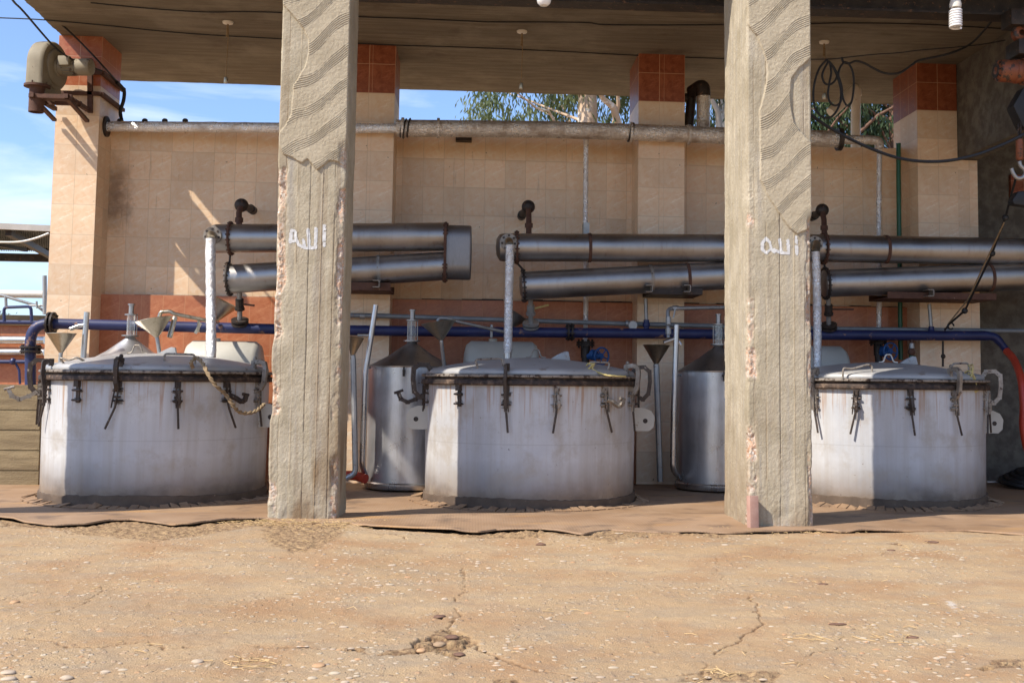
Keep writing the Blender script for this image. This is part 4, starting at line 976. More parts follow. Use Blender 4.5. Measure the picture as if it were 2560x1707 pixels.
vessel(1650, .46, 928, 12.5, 'steel vessel in full shade, half hidden by the right concrete pillar', 868)
def pipe(name, pts, r, m, label, cat='pipe', fil=.06, seg=14, extra=None, **k):
    b = MB(); b.tube(fillet(pts, fil) if fil else pts, r, seg)
    if extra: extra(b)
    return b.build(name, m, label=label, cat=cat, **k)
Yo = 12.1
pipe('overflow_pipe', [Q(10,965,0,Yo)+Vector((.01,0,.33)), Q(10,905,230,Yo), Q(10,893,300,Yo), Q(10,866,1060,Yo), Q(10,895,1130,Yo+.1)], .028, mt_steelp, 'bent steel overflow pipe running up beside the half sunlit vessel',
     extra=lambda b: (b.tube([Q(6,830,1300,Yo), Q(6,940,1300,Yo)], .018, 10), b.tube([Q(10,890,258,Yo), Q(10,935,258,Yo+.15)], .012, 8)))
pipe('overflow_pipe', [Q(7,1475,1215,Yo), Q(11,1462,310,Yo), Q(11,1450,600,Yo), Q(11,1444,1085,Yo), Q(11,1500,1160,Yo+.2)], .03, mt_steelp, 'bent steel overflow pipe beside the shaded vessel near the right concrete pillar',
     extra=lambda b: (b.tube([Q(7,1370,1360,Yo), Q(7,1465,1325,Yo)], .022, 10), b.tube([Q(11,1450,318,Yo), Q(11,1510,318,Yo+.2)], .012, 8), b.tube([Q(7,1490,1350,Yo), Q(7,1508,1380,Yo)], .018, 8)))
pipe('overflow_pipe', [Q(5,710,1110,Yo), Q(9,680,180,Yo)], .028, mt_steelp, 'upright steel overflow pipe left of the sunlit cone', extra=lambda b: (b.tube([Q(5,575,1250,Yo), Q(5,640,1225,Yo), Q(5,700,1215,Yo)], .022, 12),))

# ------------------------------------------------------------------ funnels
def funnel(rg, tl, tr, tip, stem, Yd, label, m=None, sr=.02, hollow=True):
    a = Q(rg, *tl, Yd); c = Q(rg, *tr, Yd); tp = Q(rg, *tip, Yd); mid = (a+c)/2; r = (c-a).length/2; ax = (mid-tp); L_ = ax.length
    root = thing('funnel', tuple(tp), label, 'funnel', 'sheet metal funnels on stems')
    b = MB(); b.lathe([(.018,0),(r,L_),(r+.006,L_+.004),(r+.002,L_+.008),(r-.012,L_-.006),(.012,.01)], tp, ax, 36); b.build('cone', m or mt_funnel, root, ang=50)
    b = MB(); b.tube(fillet([tp+ax*.04]+stem, .05), sr, 10); b.build('stem', mt_galv, root); return root
funnel(5, (388,1288), (618,1292), (498,1445), [Q(5,495,1460,12.0), Q(9,492,215,12.0)], 12.0, 'steel funnel furthest left, in front of the corner pillar, above the left still')
funnel(5, (1110,1190), (1400,1160), (1280,1318), [Q(5,1285,1330,12.0), Q(5,1310,1500,12.0)], 12.0, 'steel funnel under the brass spout, right of the sunlit cone')
funnel(5, (1740,965), (1930,1095), (1745,1195), [Q(5,1740,1220,13.0), Q(5,1735,1300,13.0)], 13.0, 'brown funnel tilted sideways behind the foil wrapped riser of the left still')
funnel(6, (735,1318), (882,1322), (788,1470), [Q(10,795,190,12.0), Q(10,812,1120,12.0), Q(10,735,1160,12.0)], 12.0, 'steel funnel on a long floor stem, half hidden behind the left concrete pillar', sr=.03)
funnel(6, (1352,1212), (1632,1185), (1512,1345), [Q(6,1515,1360,12.0), Q(10,1538,250,12.1)], 12.0, 'steel funnel beside the half sunlit vessel, under a long thin pipe')
funnel(7, (1203,1384), (1418,1384), (1308,1542), [Q(11,1310,260,12.5), Q(11,1340,1185,12.5)], 12.5, 'brown steel funnel on a long grey stem between the middle still and the shaded vessel', sr=.033)
funnel(6, (2085,1085), (2205,1190), (2075,1240), [Q(6,2070,1250,13.0), Q(6,2060,1290,13.0)], 13.0, 'dark funnel tilted behind the foil wrapped riser of the middle still', mt_steeld)
pipe('feed_pipe', [Q(5,1300,1152,12.2), Q(5,1312,1110,12.2), Q(5,1390,1105,12.2), Q(5,1420,1125,12.2), Q(5,1690,1180,12.3), Q(5,1780,1195,12.8)], .020, mt_funnel, 'brass coloured feed pipe ending in a spout over a funnel', extra=lambda b: (b.tube([Q(5,1430,1150,12.15), Q(5,1385,1318,12.1)], .027, 10), b.tube([Q(5,1625,1150,12.3), Q(5,1620,1275,12.3)], .016, 8), b.bar(Q(5,1595,1285,12.3), Q(5,1640,1200,12.3), .02, .03)))
pipe('feed_pipe', [Q(6,1478,1185,12.15), Q(6,1500,1160,12.15), Q(6,1560,1160,12.15), Q(6,1640,1188,12.2), Q(6,2060,1280,12.5)], .017, mt_galv, 'thin feed pipe sloping from the steel funnel towards the riser of the middle still', extra=lambda b: (b.tube([Q(6,1925,1215,12.45), Q(6,1922,1320,12.45)], .016, 8),))
pipe('feed_pipe', [Q(7,1408,1322,12.4), Q(7,1402,1082,12.5), Q(7,1910,1072,12.8)], .022, mt_galv, 'grey feed pipe with an elbow and small lever above the long stemmed funnel', extra=lambda b: (b.tube([Q(7,1408,1150,12.4), Q(7,1408,1210,12.4)], .03, 10), b.tube([Q(7,1440,1079,12.4), Q(7,1490,1079,12.4)], .028, 10), b.tube([Q(7,1465,1085,12.35), Q(7,1450,1155,12.35)], .01, 6), b.tube([Q(7,1408,1240,12.4), Q(7,1408,1290,12.4)], .032, 10)))

# ================================================================== CONDENSERS
YC = 12.55
mt_header = m_steel('dull_header_plate', (25, 25, 2), (.34,.33,.33), (.22,.215,.21), .45, .6, (.14,.10,.08), .6)
def ring(b, c, ax, r0, r1, t, seg=40): b.lathe([(r0,-t/2),(r1,-t/2),(r1,t/2),(r0,t/2)], c, ax, seg)
def bolts(b, c, ax, r, n, s=.010, l=.03, seg=6):
    ax = Vector(ax).normalized(); u = ax.cross(Vector((0,0,1))); u = u.normalized() if u.length > .1 else Vector((1,0,0)); w_ = ax.cross(u)
    for k in range(n):
        a = 2*math.pi*k/n+.2; q = Vector(c)+u*r*math.cos(a)+w_*r*math.sin(a); b.tube([q-ax*l/2, q+ax*l/2], s, seg)
def condenser(label, ua, ub, la, lb, flx, box=None, rad=.157):
    """ua, ub / la, lb: axis ends of the two tubes; flx: centre of the flange that faces the yard"""
    root = thing('condenser', tuple((ua+ub)/2), label, 'condenser', 'twin steel condenser tubes on the back wall')
    for nm, a, c in (('upper_tube', ua, ub), ('lower_tube', la, lb)):
        b = MB(); d = (c-a).normalized(); n = 10
        b.tube([a+(c-a)*i/n for i in range(n+1)], rad, 56)
        if nm == 'upper_tube': b.lathe([(0,-.235),(rad*.6,-.225),(rad*.95,-.19),(rad,-.15),(rad,0)], a, d, 48)
        else: b.lathe([(0,-.05),(rad*.6,-.045),(rad*.95,-.02),(rad,0)], a, d, 48)
        tb = b.build(nm, mt_steelh, root, ang=40)
        b = MB(); ring(b, a, d, rad-.01, rad+.032, .02); bolts(b, a, d, rad+.018, 18, .008, .05); b.build('flange', mt_iron if nm == 'lower_tube' else mt_rust, root, ang=30).parent = tb
    b = MB(); ax = (flx-EYE); ax.z = 0; ax = Vector((0,-1,0))
    ring(b, flx, ax, .0, .095, .024, 36); b.tube([flx, flx+Vector((0,.16,0))], .06, 20); 
    b.build('inlet_flange', mt_clampl, root, ang=30)
    b = MB(); bolts(b, flx-Vector((0,.012,0)), ax, .072, 7, .013, .01, 10); b.build('inlet_bolts', mt_iron, root, ang=30)
    b = MB(); b.tube([ua+Vector((0,0,-rad-.01)), la+Vector((0,0,rad+.01))], .012, 8); b.build('tie_rod', mt_iron, root)
    if box:
        x0, x1, zt, zb = box; b = MB(); n = 14; rr = rad+.002; y = YC; pts = []
        for i in range(n+1):
            a = math.pi*i/n; pts.append((0, y+rr*math.cos(a), zt-rr+rr*math.sin(a)))
        for i in range(n+1):
            a = math.pi+math.pi*i/n; pts.append((0, y+rr*math.cos(a), zb+rr+rr*math.sin(a)))
        m_ = len(pts); V = []
        cy_ = y; cz_ = (zt+zb)/2
        for xx, s_ in ((x0,1),(x1-.02,1),(x1-.004,.97),(x1+.004,.9),(x1+.012,.0)):
            V += [(xx, cy_+(p[1]-cy_)*s_, cz_+(p[2]-cz_)*(1-(1-s_)*.6 if s_ else 0)) for p in pts]
        F = []
        for j in range(4):
            for i in range(m_):
                i2 = (i+1) % m_; F.append((j*m_+i, j*m_+i2, (j+1)*m_+i2, (j+1)*m_+i))
        b.add(V, F); hb = b.build('return_header', mt_header, root, ang=40)
        b = MB(); V = []
        for xx, s_ in ((x0-.03,0),(x0-.03,1),(x0-.002,1),(x0-.002,0)):
            ex = .034*s_; V += [(xx, cy_+(p[1]-cy_)*(1+ex/rr*1.0), cz_+(p[2]-cz_)*(1+ex/((zt-zb)/2))) for p in pts]
        F = []
        for j in range(3):
            for i in range(m_):
                i2 = (i+1) % m_; F.append((j*m_+i, j*m_+i2, (j+1)*m_+i2, (j+1)*m_+i))
        b.add(V, F)
        for k in range(20):
            p_ = pts[int(k*m_/20)]; q = Vector((x0-.015, cy_+(p_[1]-cy_)*1.13, cz_+(p_[2]-cz_)*1.05)); b.tube([q-Vector((.028,0,0)), q+Vector((.028,0,0))], .008, 6)
        b.build('flange', mt_rust, root, ang=30).parent = hb
    return root
def strap(b, a, c, k, rad=.157, w=.035):
    p = a+(c-a)*k; ring(b, p, (c-a), rad+.001, rad+.008, w, 40)
u1a, u1b = D(530,548,YC), D(1024,544,YC); l1a, l1b = D(526,641,YC), D(1024,611,YC)
k1 = condenser('twin tube steel condenser at the left with its squared return header in full view', u1a, u1b, l1a, l1b, Q(5,1735,488,12.37), (D(1027,544,YC).x, D(1082,544,YC).x, D(1050,513,YC-.16).z, D(1050,640,YC-.16).z))
u2a, u2b = D(1187,568.5,YC), D(1745,570.5,YC); l2a, l2b = D(1203,656,YC), D(1745,629,YC)
k2 = condenser('twin tube steel condenser in the middle, passing behind the right concrete pillar', u2a, u2b, l2a, l2b, Q(7,103,540,12.37), (D(1748,571,YC).x, D(1800,571,YC).x, D(1770,537,YC-.16).z, D(1770,662,YC-.16).z))
u3a, u3b = D(1892,570.5,YC), D(2440,580,YC); l3a, l3b = D(1896,651,YC), D(2440,632,YC)
k3 = condenser('twin tube steel condenser at the right, running out of the picture', u3a, u3b, l3a, l3b, Q(8,640,560,12.37))
for kk, lst in ((k1, [(l1a,l1b,.69,mt_galv)]), (k2, [(u2a,u2b,.295,mt_rust),(l2a,l2b,.535,mt_clampl),(l2a,l2b,.69,mt_rust)]), (k3, [(u3a,u3b,.255,mt_rust),(l3a,l3b,.685,mt_rust)])):
    for a, c, k, m in lst:
        b = MB(); strap(b, a, c, k); b.build('strap', m, kk)
# wall brackets that carry the lower tubes
def bracket(x0, x1, y, label, m=mt_rust, chan=None, hpx=17):
    a = D(x0, y, 13.0); c = D(x1, y, 13.0); b = MB(); z1 = a.z; z0 = D(x0, y+hpx, 13.0).z
    b.box(a.x, c.x, 12.45, 13.07, z0, z0+.012); b.box(a.x, c.x, 12.45, 12.462, z0+.012, z1); b.box(a.x, c.x, 13.05, 13.07, z0+.013, z1)
    root = b.build('bracket', m, smooth=False, label=label, cat='bracket', group='steel brackets under the condensers')
    if chan:
        for cxp in chan:
            q = D(cxp, y-4, 12.4); b = MB()
            for dz in (-.035, .035): b.box(q.x-.035, q.x+.035, 12.3, 12.44, q.z+dz-.004, q.z+dz+.004)
            b.box(q.x+.031, q.x+.039, 12.3, 12.44, q.z-.031, q.z+.031); b.build('channel', mt_clampl, root, smooth=False)
bracket(800, 905, 657, 'rusty bracket on the tiled pillar under the left condenser', mt_rust, (865,))
bracket(1478, 1592, 668, 'rusty bracket on the middle tiled pillar under the condenser', mt_iron, (1488, 1575), 15)
bracket(2000, 2240, 678, 'long rusty bracket shelf under the right condenser', mt_rust, (2130,), 14)

# ------------------------------------------------------------------ foil wrapped risers from the stills
def foiltube(b, pts, r, seg=20, step=.03, jit=.08, fil=.06):
    pts = fillet(pts, fil) if fil else [Vector(p) for p in pts]; out = []
    for i in range(len(pts)-1):
        n = max(1, int((pts[i+1]-pts[i]).length/step))
        for k in range(n): out.append(pts[i]+(pts[i+1]-pts[i])*k/n)
    out.append(pts[-1]); v = 1.0; rr = []
    for _ in out: v = .7*v+.3*random.uniform(1-jit*2.2, 1+jit*2.2); rr.append(r*v)
    b.tube(out, rr, seg)
def riser(label, fl, pts, r=.052, T=None):
    root = thing('steam_riser', tuple(pts[-1]), label, 'pipe', 'foil wrapped steam risers')
    b = MB(); foiltube(b, pts, r, 24, .022, .05, .05); b.build('foil_wrap', mt_foil, root, ang=80)
    b = MB(); b.tube(fillet([fl-Vector((0,.0,0)), fl-Vector((0,.10,0)), pts[0]], .06), .045, 16); b.build('elbow', mt_funnel, root)
    b = MB(); b.tube([pts[-1]+Vector((0,0,.03)), pts[-1]-Vector((0,0,.18))], .04, 16); b.build('pipe_end', mt_steelp, root); return root
riser('foil wrapped riser standing behind the left still', Q(5,1735,488,12.36), [Q(5,1722,510,12.2), Q(5,1718,600,12.2), Q(5,1722,1000,12.2), Q(5,1724,1240,12.15), Q(5,1724,1480,12.1)])
riser('foil wrapped riser standing behind the middle still', Q(7,103,540,12.36), [Q(7,112,565,12.2), Q(7,112,700,12.2), Q(7,104,1000,12.2), Q(7,100,1250,12.15), Q(7,96,1450,12.1)], .046)
riser('foil wrapped riser of the right still, at the edge of the right concrete pillar', Q(8,640,560,12.36), [Q(8,650,620,12.2), Q(8,655,700,12.2), Q(8,662,1000,12.2), Q(8,665,1250,12.15), Q(8,662,1560,12.1)], .046)

# ------------------------------------------------------------------ dark water valves above the condensers
def ball_inlet(c, stem, br, label, m=mt_iron, ms=mt_rust):
    root = thing('water_inlet', tuple(stem[-1]), label, 'pipe fitting', 'dark elbow fittings above the condensers')
    b = MB(); b.ball(c, .078, 20); b.build('elbow', m, root)
    b = MB(); b.tube([c]+stem, .032, 14); b.disc(stem[0]*.5+stem[-1]*.5, (0,0,1), .045, .05, 8); b.build('stem', ms, root)
    b = MB(); b.tube([c, br], .042, 14); b.tube([br-Vector((0,.03,0)), br+Vector((0,.12,0))], .052, 14); b.build('branch', m, root); return root
ball_inlet(Q(5,1972,240,12.9), [Q(5,1952,300,12.75), Q(5,1953,420,12.6)], Q(5,2050,270,13.35), 'black elbow fitting above the left condenser')
ball_inlet(Q(7,264,252,12.9), [Q(7,268,330,12.75), Q(7,268,480,12.6)], Q(7,212,318,13.35), 'black and blue elbow fitting above the middle condenser', mt_iron, mt_rust)
ball_inlet(Q(8,704,280,12.9), [Q(8,718,360,12.75), Q(8,722,490,12.6)], Q(8,640,325,13.35), 'black elbow fitting above the right condenser, beside the concrete pillar')
def drain(top, bot, label, lever, m=mt_iron):
    root = thing('drain_valve', tuple(bot), label, 'valve', 'drain valves under the condensers'); d = bot-top
    b = MB(); b.tube([top, bot], .028, 14); b.build('pipe', mt_galv, root)
    b = MB(); b.tube([top+d*.2, top+d*.5], .045, 10); b.disc(top+d*.5, d, .055, .03, 8); b.disc(top+d*.86, d, .095, .022, 18); b.disc(top+d*.97, d, .095, .022, 18); b.build('body', m, root)
    b = MB(); b.tube([top+d*.35, top+d*.35+lever*.5, top+d*.35+lever], .011, 8); b.build('lever', mt_ropey if m is mt_galv else mt_rust, root)
drain(Q(5,1955,950,12.7), Q(5,1960,1215,12.85), 'drain valve under the left condenser, above the blue main', Vector((.17,-.05,-.02)))
drain(Q(7,283,1010,12.7), Q(7,285,1235,12.85), 'drain valve with a yellow lever under the middle condenser', Vector((.2,-.05,.05)), mt_galv)
drain(Q(8,755,1000,12.7), Q(8,758,1250,12.85), 'drain valve under the right condenser, next to the concrete pillar', Vector((.28,-.05,.0)))

# ------------------------------------------------------------------ mains along the wall
YM = 12.86
def fl_(b, c, ax, r=.1, n=8, t=.022):
    ax = Vector(ax).normalized()
    for s in (-.022, .022): b.disc(Vector(c)+ax*s, ax, r, t*.9, 24)
    bolts(b, c, ax, r*.8, n, .010, .10)
mroot = thing('blue_main', tuple(D(700,757,YM)), 'long blue water main running behind all three stills', 'pipe')
b = MB(); b.tube(fillet([D(70,905,YM), D(70,742,YM), D(640,756,YM), D(900,760,YM), D(1600,767,YM), D(2150,771,YM), D(2262,771,YM)], .22, 10), .058, 24); b.build('main_pipe', mt_bluel, mroot, ang=50)
for c_, a_, r__ in ((D(118,742.5,YM), (1,0,0), .125), (D(71,802,YM), (0,0,1), .115), (Q(7,605,1275,YM), (1,0,0), .1)):
    b = MB(); fl_(b, c_, a_, r__); b.build('flange', mt_iron, mroot)
b = MB(); b.tube(spline([D(2258,771,YM), D(2285,775,YM), D(2308,800,YM), D(2320,815,YM)], 5), [.056]*3+[.05]*5+[.042]*8, 16); b.build('hose_tail', mt_blue, mroot)
pipe('red_hose', spline([D(2312,806,12.8), D(2330,828,12.6), D(2345,870,12.3), D(2351,930,12.2), D(2350,980,12.2), D(2362,1040,12.2), D(2390,1110,12.2)], 6), .043, mt_hose, 'thick red hose curving down from the end of the blue main', 'hose', fil=0, seg=18)
groot = thing('grey_main', tuple(D(1500,743,12.95)), 'thin grey pipe running just above the blue main along the back wall', 'pipe')
b = MB(); b.tube([D(740,723,12.98), D(875,725.5,12.98), D(1450,744,12.98), D(1900,755,12.98), D(2420,761,12.98)], .027, 16); b.build('main_pipe', mt_grey, groot)
b = MB(); b.tube([Q(6,850,1143,12.98), Q(6,890,1145,12.98)], .036, 12); b.tube([D(1440,744,12.98), D(1458,744,12.98)], .036, 12); b.disc(Q(7,1115,1220,12.9), (0,1,0), .05, .08, 16); b.disc(Q(7,1070,1205,12.95),(1,0,0), .04, .03, 12); b.build('fittings', mt_galv, groot)
for a, c, m, lb in ((Q(7,1222,1000,12.9), Q(7,1228,1195,12.9), mt_galv, 'thin drop pipe with a blue joint below the middle condenser bracket'), (Q(8,1578,1045,12.9), Q(8,1595,1250,12.9), mt_galv, 'thin drop pipe with a blue joint below the right condenser bracket')):
    r_ = thing('drop_pipe', tuple(c), lb, 'pipe', 'thin drop pipes'); b = MB(); b.tube([a, c], .022, 12); b.build('pipe', m, r_); b = MB(); b.tube([c+Vector((0,0,.03)), c-Vector((0,0,.09))], .033, 12); b.ball(c-Vector((0,0,.03)), .045, 10); b.build('joint', mt_blue, r_)
pipe('drop_pipe', [Q(12,1690,40,12.9), Q(12,1690,250,12.9)], .012, mt_iron, 'thin dark rod with a knot hanging below the blue main at the right tiled pillar', extra=lambda b: b.ball(Q(12,1692,165,12.88), .03, 8))
r_ = thing('hose_tap', tuple(Q(12,1436,140,12.85)), 'small tap with a green connector hanging under the blue main at the right', 'tap')
b = MB(); b.tube([Q(12,1436,30,12.85), Q(12,1436,160,12.85)], .024, 12); b.ball(Q(12,1433,130,12.83), .045, 10); b.build('tap_body', mt_rust, r_); b = MB(); b.tube([Q(12,1436,60,12.84), Q(12,1436,100,12.84)], .032, 12); b.build('nut', mt_galv, r_); b = MB(); b.tube([Q(12,1436,160,12.85), Q(12,1436,215,12.85)], .034, 12); b.build('connector', mt_green, r_)

# horizontal foil main along the top of the wall
fr_ = thing('foil_main', tuple(P(1200,321,12.95)), 'foil wrapped steam main along the top of the back wall', 'pipe')
b = MB(); foiltube(b, [P(262,317,13.38), P(500,318,13.25), P(698,320,13.1), P(888,321,12.95), P(1000,321,12.93)], .058, 22, .03, .06, 0); b.build('thin_section', mt_foil, fr_, ang=80)
b = MB(); foiltube(b, [P(992,321,12.93), P(1360,324,12.93), P(1577,331,12.93), P(1812,340,12.93), P(2027,346,12.93), P(2098,349,12.93)], .098, 28, .05, .012, 0)
for xx, yy in ((1007,320),(1096,321),(1577,331),(1722,337)):
    c = P(xx, yy, 12.93); ring(b, c, (1,0,0), .095, .118, .03)
b.build('thick_section', mt_foilb, fr_, ang=80)
b = MB(); b.disc(P(266,317,13.38), (1,0,0), .12, .03, 28); b.build('end_flange', mt_iron, fr_)
b = MB(); b.disc(P(2098,349,12.93), (1,0,0), .135, .05, 20); b.build('end_flange', mt_iron, fr_)
b = MB(); 
for k in range(5): b.tube(arc(P([1005,1012,1022,1574,1580][k],[320,322,320,331,331][k],12.93), (.15,0,.99), (0,1,0), .106+.004*(k%2), 0, 6.28, 20), .010, 6)
b.build('wire_binding', mt_iron, fr_)
pipe('foil_elbow', [Q(4,850,1145,12.95), Q(4,1000,1140,12.95), Q(4,1165,1150,12.95), Q(4,1172,1215,12.95)], .055, mt_foilb, 'browned elbow pipe leading off the right end of the foil main', fil=.12)
def foildrop(xs_, ys_, Yd, r, label, rg):
    root = thing('foil_drop_pipe', tuple(Q(*rg[-1], Yd)), label, 'pipe', 'thin foil wrapped drop pipes')
    b = MB(); foiltube(b, [Q(*g, Yd) for g in rg], r, 16, .03, .06, 0); b.build('foil_wrap', mt_foil, root, ang=80); return root
d1 = foildrop(0, 0, 13.2, .031, 'thin foil wrapped pipe dropping down the wall to the valve behind the middle still', [(3,735,1140),(7,733,0),(7,730,380),(7,735,760),(7,735,1000),(7,728,1395)])
d2 = foildrop(0, 0, 13.2, .031, 'thin foil wrapped pipe dropping down the wall to the valve behind the right still', [(4,1172,1200),(8,1168,0),(8,1165,480),(8,1170,1000),(8,1162,1380)])
b = MB(); b.box(Q(7,712,380,13.1).x, Q(7,760,380,13.1).x, 13.05, 13.2, Q(7,712,480,13.1).z, Q(7,712,385,13.1).z); b.build('clip', mt_galv, d1, smooth=False)
def gate_valve(c, wheel, label, wm):
    root = thing('gate_valve', tuple(c), label, 'valve', 'flanged gate valves with handwheels')
    b = MB()
    for dz in (.10, .13): b.disc(c+Vector((0,0,dz)), (0,0,1), .105, .022, 20)
    bolts(b, c+Vector((0,0,.115)), (0,0,1), .085, 8, .010, .10); b.tube([c+Vector((0,0,.13)), c-Vector((0,0,.05))], .055, 14); b.tube([c-Vector((0,0,.03)), c+Vector((.0,-.02,-.22))], .045, 12); b.build('body', mt_iron, root)
    b = MB(); b.tube([c-Vector((0,0,.03)), wheel], .038, 12); b.disc(c*.5+wheel*.5, wheel-c, .065, .05, 8); b.build('bonnet', wm, root)
    ax = (wheel-c).normalized(); ax = (ax+Vector((0,-.8,0))).normalized(); u = ax.cross(Vector((0,0,1))).normalized(); v = ax.cross(u)
    b = MB(); b.tube(arc(wheel, u, v, .098, 0, 2*math.pi, 28), .011, 8); 
    for k in range(5):
        a = 2*math.pi*k/5+.3; b.tube([wheel, wheel+u*.098*math.cos(a)+v*.098*math.sin(a)], .008, 6)
    b.disc(wheel, ax, .024, .03, 10); b.build('handwheel', wm, root)
gate_valve(Q(7,730,1450,13.1), Q(7,862,1472,12.95), 'gate valve with a dull blue handwheel behind the lid of the middle still', mt_bluev)
gate_valve(Q(8,1162,1432,13.1), Q(8,1262,1430,12.95), 'gate valve with a bright blue handwheel behind the lid of the right still', mt_bluev)
pipe('green_pipe', [Q(4,1322,1180,13.3), Q(4,1327,1172,13.3), Q(8,1327,0,13.3), Q(8,1345,1500,13.3)], .028, mt_green, 'green plastic pipe running down the wall left of the right tiled pillar', fil=0)

# ------------------------------------------------------------------ drums behind the stills
def drum(x0, x1, ytop, Yc, r, label, foot=True):
    a = D(x0, ytop, Yc); c = D(x1, ytop, Yc); zc = D((x0+x1)/2, ytop, Yc).z-r; root = thing('drum', ((a.x+c.x)/2, Yc, 0), label, 'drum', 'horizontal drums behind the stills')
    L_ = c.x-a.x; o = (a.x, Yc, zc)
    b = MB(); b.lathe([(0,0),(r*.5,.01),(r*.85,.035),(r,.09),(r,L_-.09),(r*.85,L_-.035),(r*.5,L_-.01),(0,L_)], o, (1,0,0), 48); b.build('shell', mt_drum, root, ang=50)
    b = MB()
    for x in (a.x+.2, c.x-.2): b.box(x-.04, x+.04, Yc-.25, Yc+.25, 0, zc-r*.7)
    b.build('stand', mt_rust, root, smooth=False)
    b = MB(); b.tube([((a.x+c.x)/2-.1, Yc, zc+r-.02), ((a.x+c.x)/2-.1, Yc, zc+r+.03)], .05, 12); b.build('cap', mt_drum, root)
drum(427, 607, 783, 12.95, .30, 'pale horizontal drum lying behind the left still, partly in sun')
drum(1064, 1240, 784, 12.95, .30, 'stained white horizontal drum lying behind the middle still')
drum(1770, 1944, 794, 12.95, .30, 'pale horizontal drum half hidden beside the right concrete pillar')

# ================================================================== BLOWER ON THE CORNER PILLAR
def Bz(x, y, Yd): return P(60+x*.16578, 80+y*.16578, Yd)
bl = thing('blower', tuple(Bz(430,560,12.75)), 'beige centrifugal blower with its motor, bolted high on the corner pillar', 'blower')
A_ = Vector((.985,-.17,0)).normalized(); Fv = Vector((-.17,-.985,0)).normalized(); ZV = Vector((0,0,1)); O_ = Bz(470,540,12.75)
b = MB(); rs = .255; th = .16; pts = []
for i in range(34):
    a = math.pi*1.5*i/33-math.pi*.5; rr = rs*(1+.12*(1-i/33.))   # scroll outline, opening downwards on the near side
    pts.append((-math.cos(a)*rr*-1, math.sin(a)*rr))
out = [(.285*math.cos(t), .285*math.sin(t)) for t in [math.pi*k/20 for k in range(21)]]+[(.255*math.cos(t), .255*math.sin(t)) for t in [math.pi+math.pi*.5*k/12 for k in range(13)]]+[(.10,-.22),(.12,-.25),(.285,-.25),(.285,-.1)]
prof = [(-.015,.93),(0,.985),(.03,1.0),(th-.03,1.0),(th,.985),(th+.015,.93)]
V = []; n = len(out)
for tt_, s_ in prof:
    for h_, v_ in out:
        hh = .09+(h_-.09)*s_ if v_ < -.2 else h_*s_; V.append(O_+Fv*hh+ZV*(v_*s_ if v_ > -.24 else v_)-A_*(th-tt_))
F = [tuple(range(n)), tuple(reversed(range((len(prof)-1)*n, len(prof)*n)))]
for j in range(len(prof)-1):
    for i in range(n): i2 = (i+1) % n; F.append((j*n+i, j*n+i2, (j+1)*n+i2, (j+1)*n+i))
b.add(V, F); b.lathe([(.20,0),(.20,.02),(.185,.03),(.10,.03),(.09,.05),(0,.05)], O_+A_*.012, A_, 40)
b.prism([O_+Fv*.10-ZV*.12, O_+Fv*.2-ZV*.38, O_-Fv*.2-ZV*.38, O_-Fv*.10-ZV*.12], -A_*.02+A_*.001)
b.build('housing', mt_beige, bl, ang=40)
oc = O_+Fv*.20-A_*(th*.5)-ZV*.25
b = MB(); b.disc(oc-ZV*.012, (0,0,1), .135, .024, 32); b.lathe([(.088,-.02),(.078,-.05),(.078,-.30),(.07,-.30),(.07,-.04)], oc, (0,0,1), 28); b.tube([oc+Fv*.1+ZV*.03, oc+Fv*.1-ZV*.03], .008, 6); b.build('outlet', mt_rust, bl, ang=40)
mc = O_+A_*.05
b = MB(); b.tube([mc, mc+A_*.20], .082, 28); b.lathe([(.092,.21),(.095,.34),(.085,.37),(.05,.385),(0,.385)], mc, A_, 28)
for k in range(18):
    a = 2*math.pi*k/18; d_ = Fv*math.cos(a)+ZV*math.sin(a); b.bar(mc+A_*.06+d_*.088, mc+A_*.20+d_*.088, .004, .016, up=d_)
b.build('motor', mt_beige, bl, ang=40)
b = MB(); q = mc+A_*.11+Fv*.10+ZV*.045; b.obox(q, A_, Fv, ZV, .062, .03, .052); b.build('terminal_box', mt_beige, bl, bevel=.006)
b = MB(); yb = 13.10
v0 = Bz(998,410,yb); v1 = Bz(998,1220,yb); b.bar(v0, v1, .05, .05, up=(0,1,0))
hz_ = Bz(800,925,yb).z; q0 = Vector((Bz(560,925,yb).x, yb, hz_)); q1 = Vector((P(247,230,yb).x+.03, yb, hz_)); b.bar(q0, q1, .05, .04)
q2 = Vector((q1.x, 13.9, hz_-.0)); b.bar(q1, q2, .05, .04)
zt_ = Bz(1000,610,yb).z; b.bar(Vector((v0.x, yb, zt_)), Vector((q1.x, yb, zt_)), .05, .045); b.bar(Vector((q1.x, yb, zt_)), Vector((q1.x, 13.9, zt_)), .05, .045)
zf = O_.z-.385
for dx_ in (-.0, -.30):
    f0 = Vector((v0.x+dx_*1.2, yb, zf)); f1 = Vector((v0.x+dx_*1.2-.02, 12.45, zf)); b.bar(f0, f1, .045, .045); b.bar(Vector((f0.x, yb, zf-.13)), f1+Vector((0,.05,-.02)), .045, .03)
b.bar(Vector((v0.x-.42, 12.5, zf)), Vector((v0.x+.03, 12.5, zf)), .045, .045); b.bar(Vector((v0.x-.42, 12.8, zf)), Vector((v0.x+.03, 12.8, zf)), .045, .045); b.bar(Vector((v0.x-.42, 12.64, zf)), Vector((v0.x+.03, 12.64, zf)), .07, .02)
b.build('bracket', mt_rust, bl, smooth=False)
b = MB(); b.tube(spline([Bz(1400,760,13.5), Bz(1470,830,13.6), Bz(1512,900,13.65), Bz(1500,1040,13.65), Bz(1455,1180,13.65), Bz(1460,1270,13.65), Bz(1475,1345,13.6)], 6), .022, 10); b.build('conduit', mt_black, label='black corrugated conduit bending down behind the corner pillar', cat='conduit')

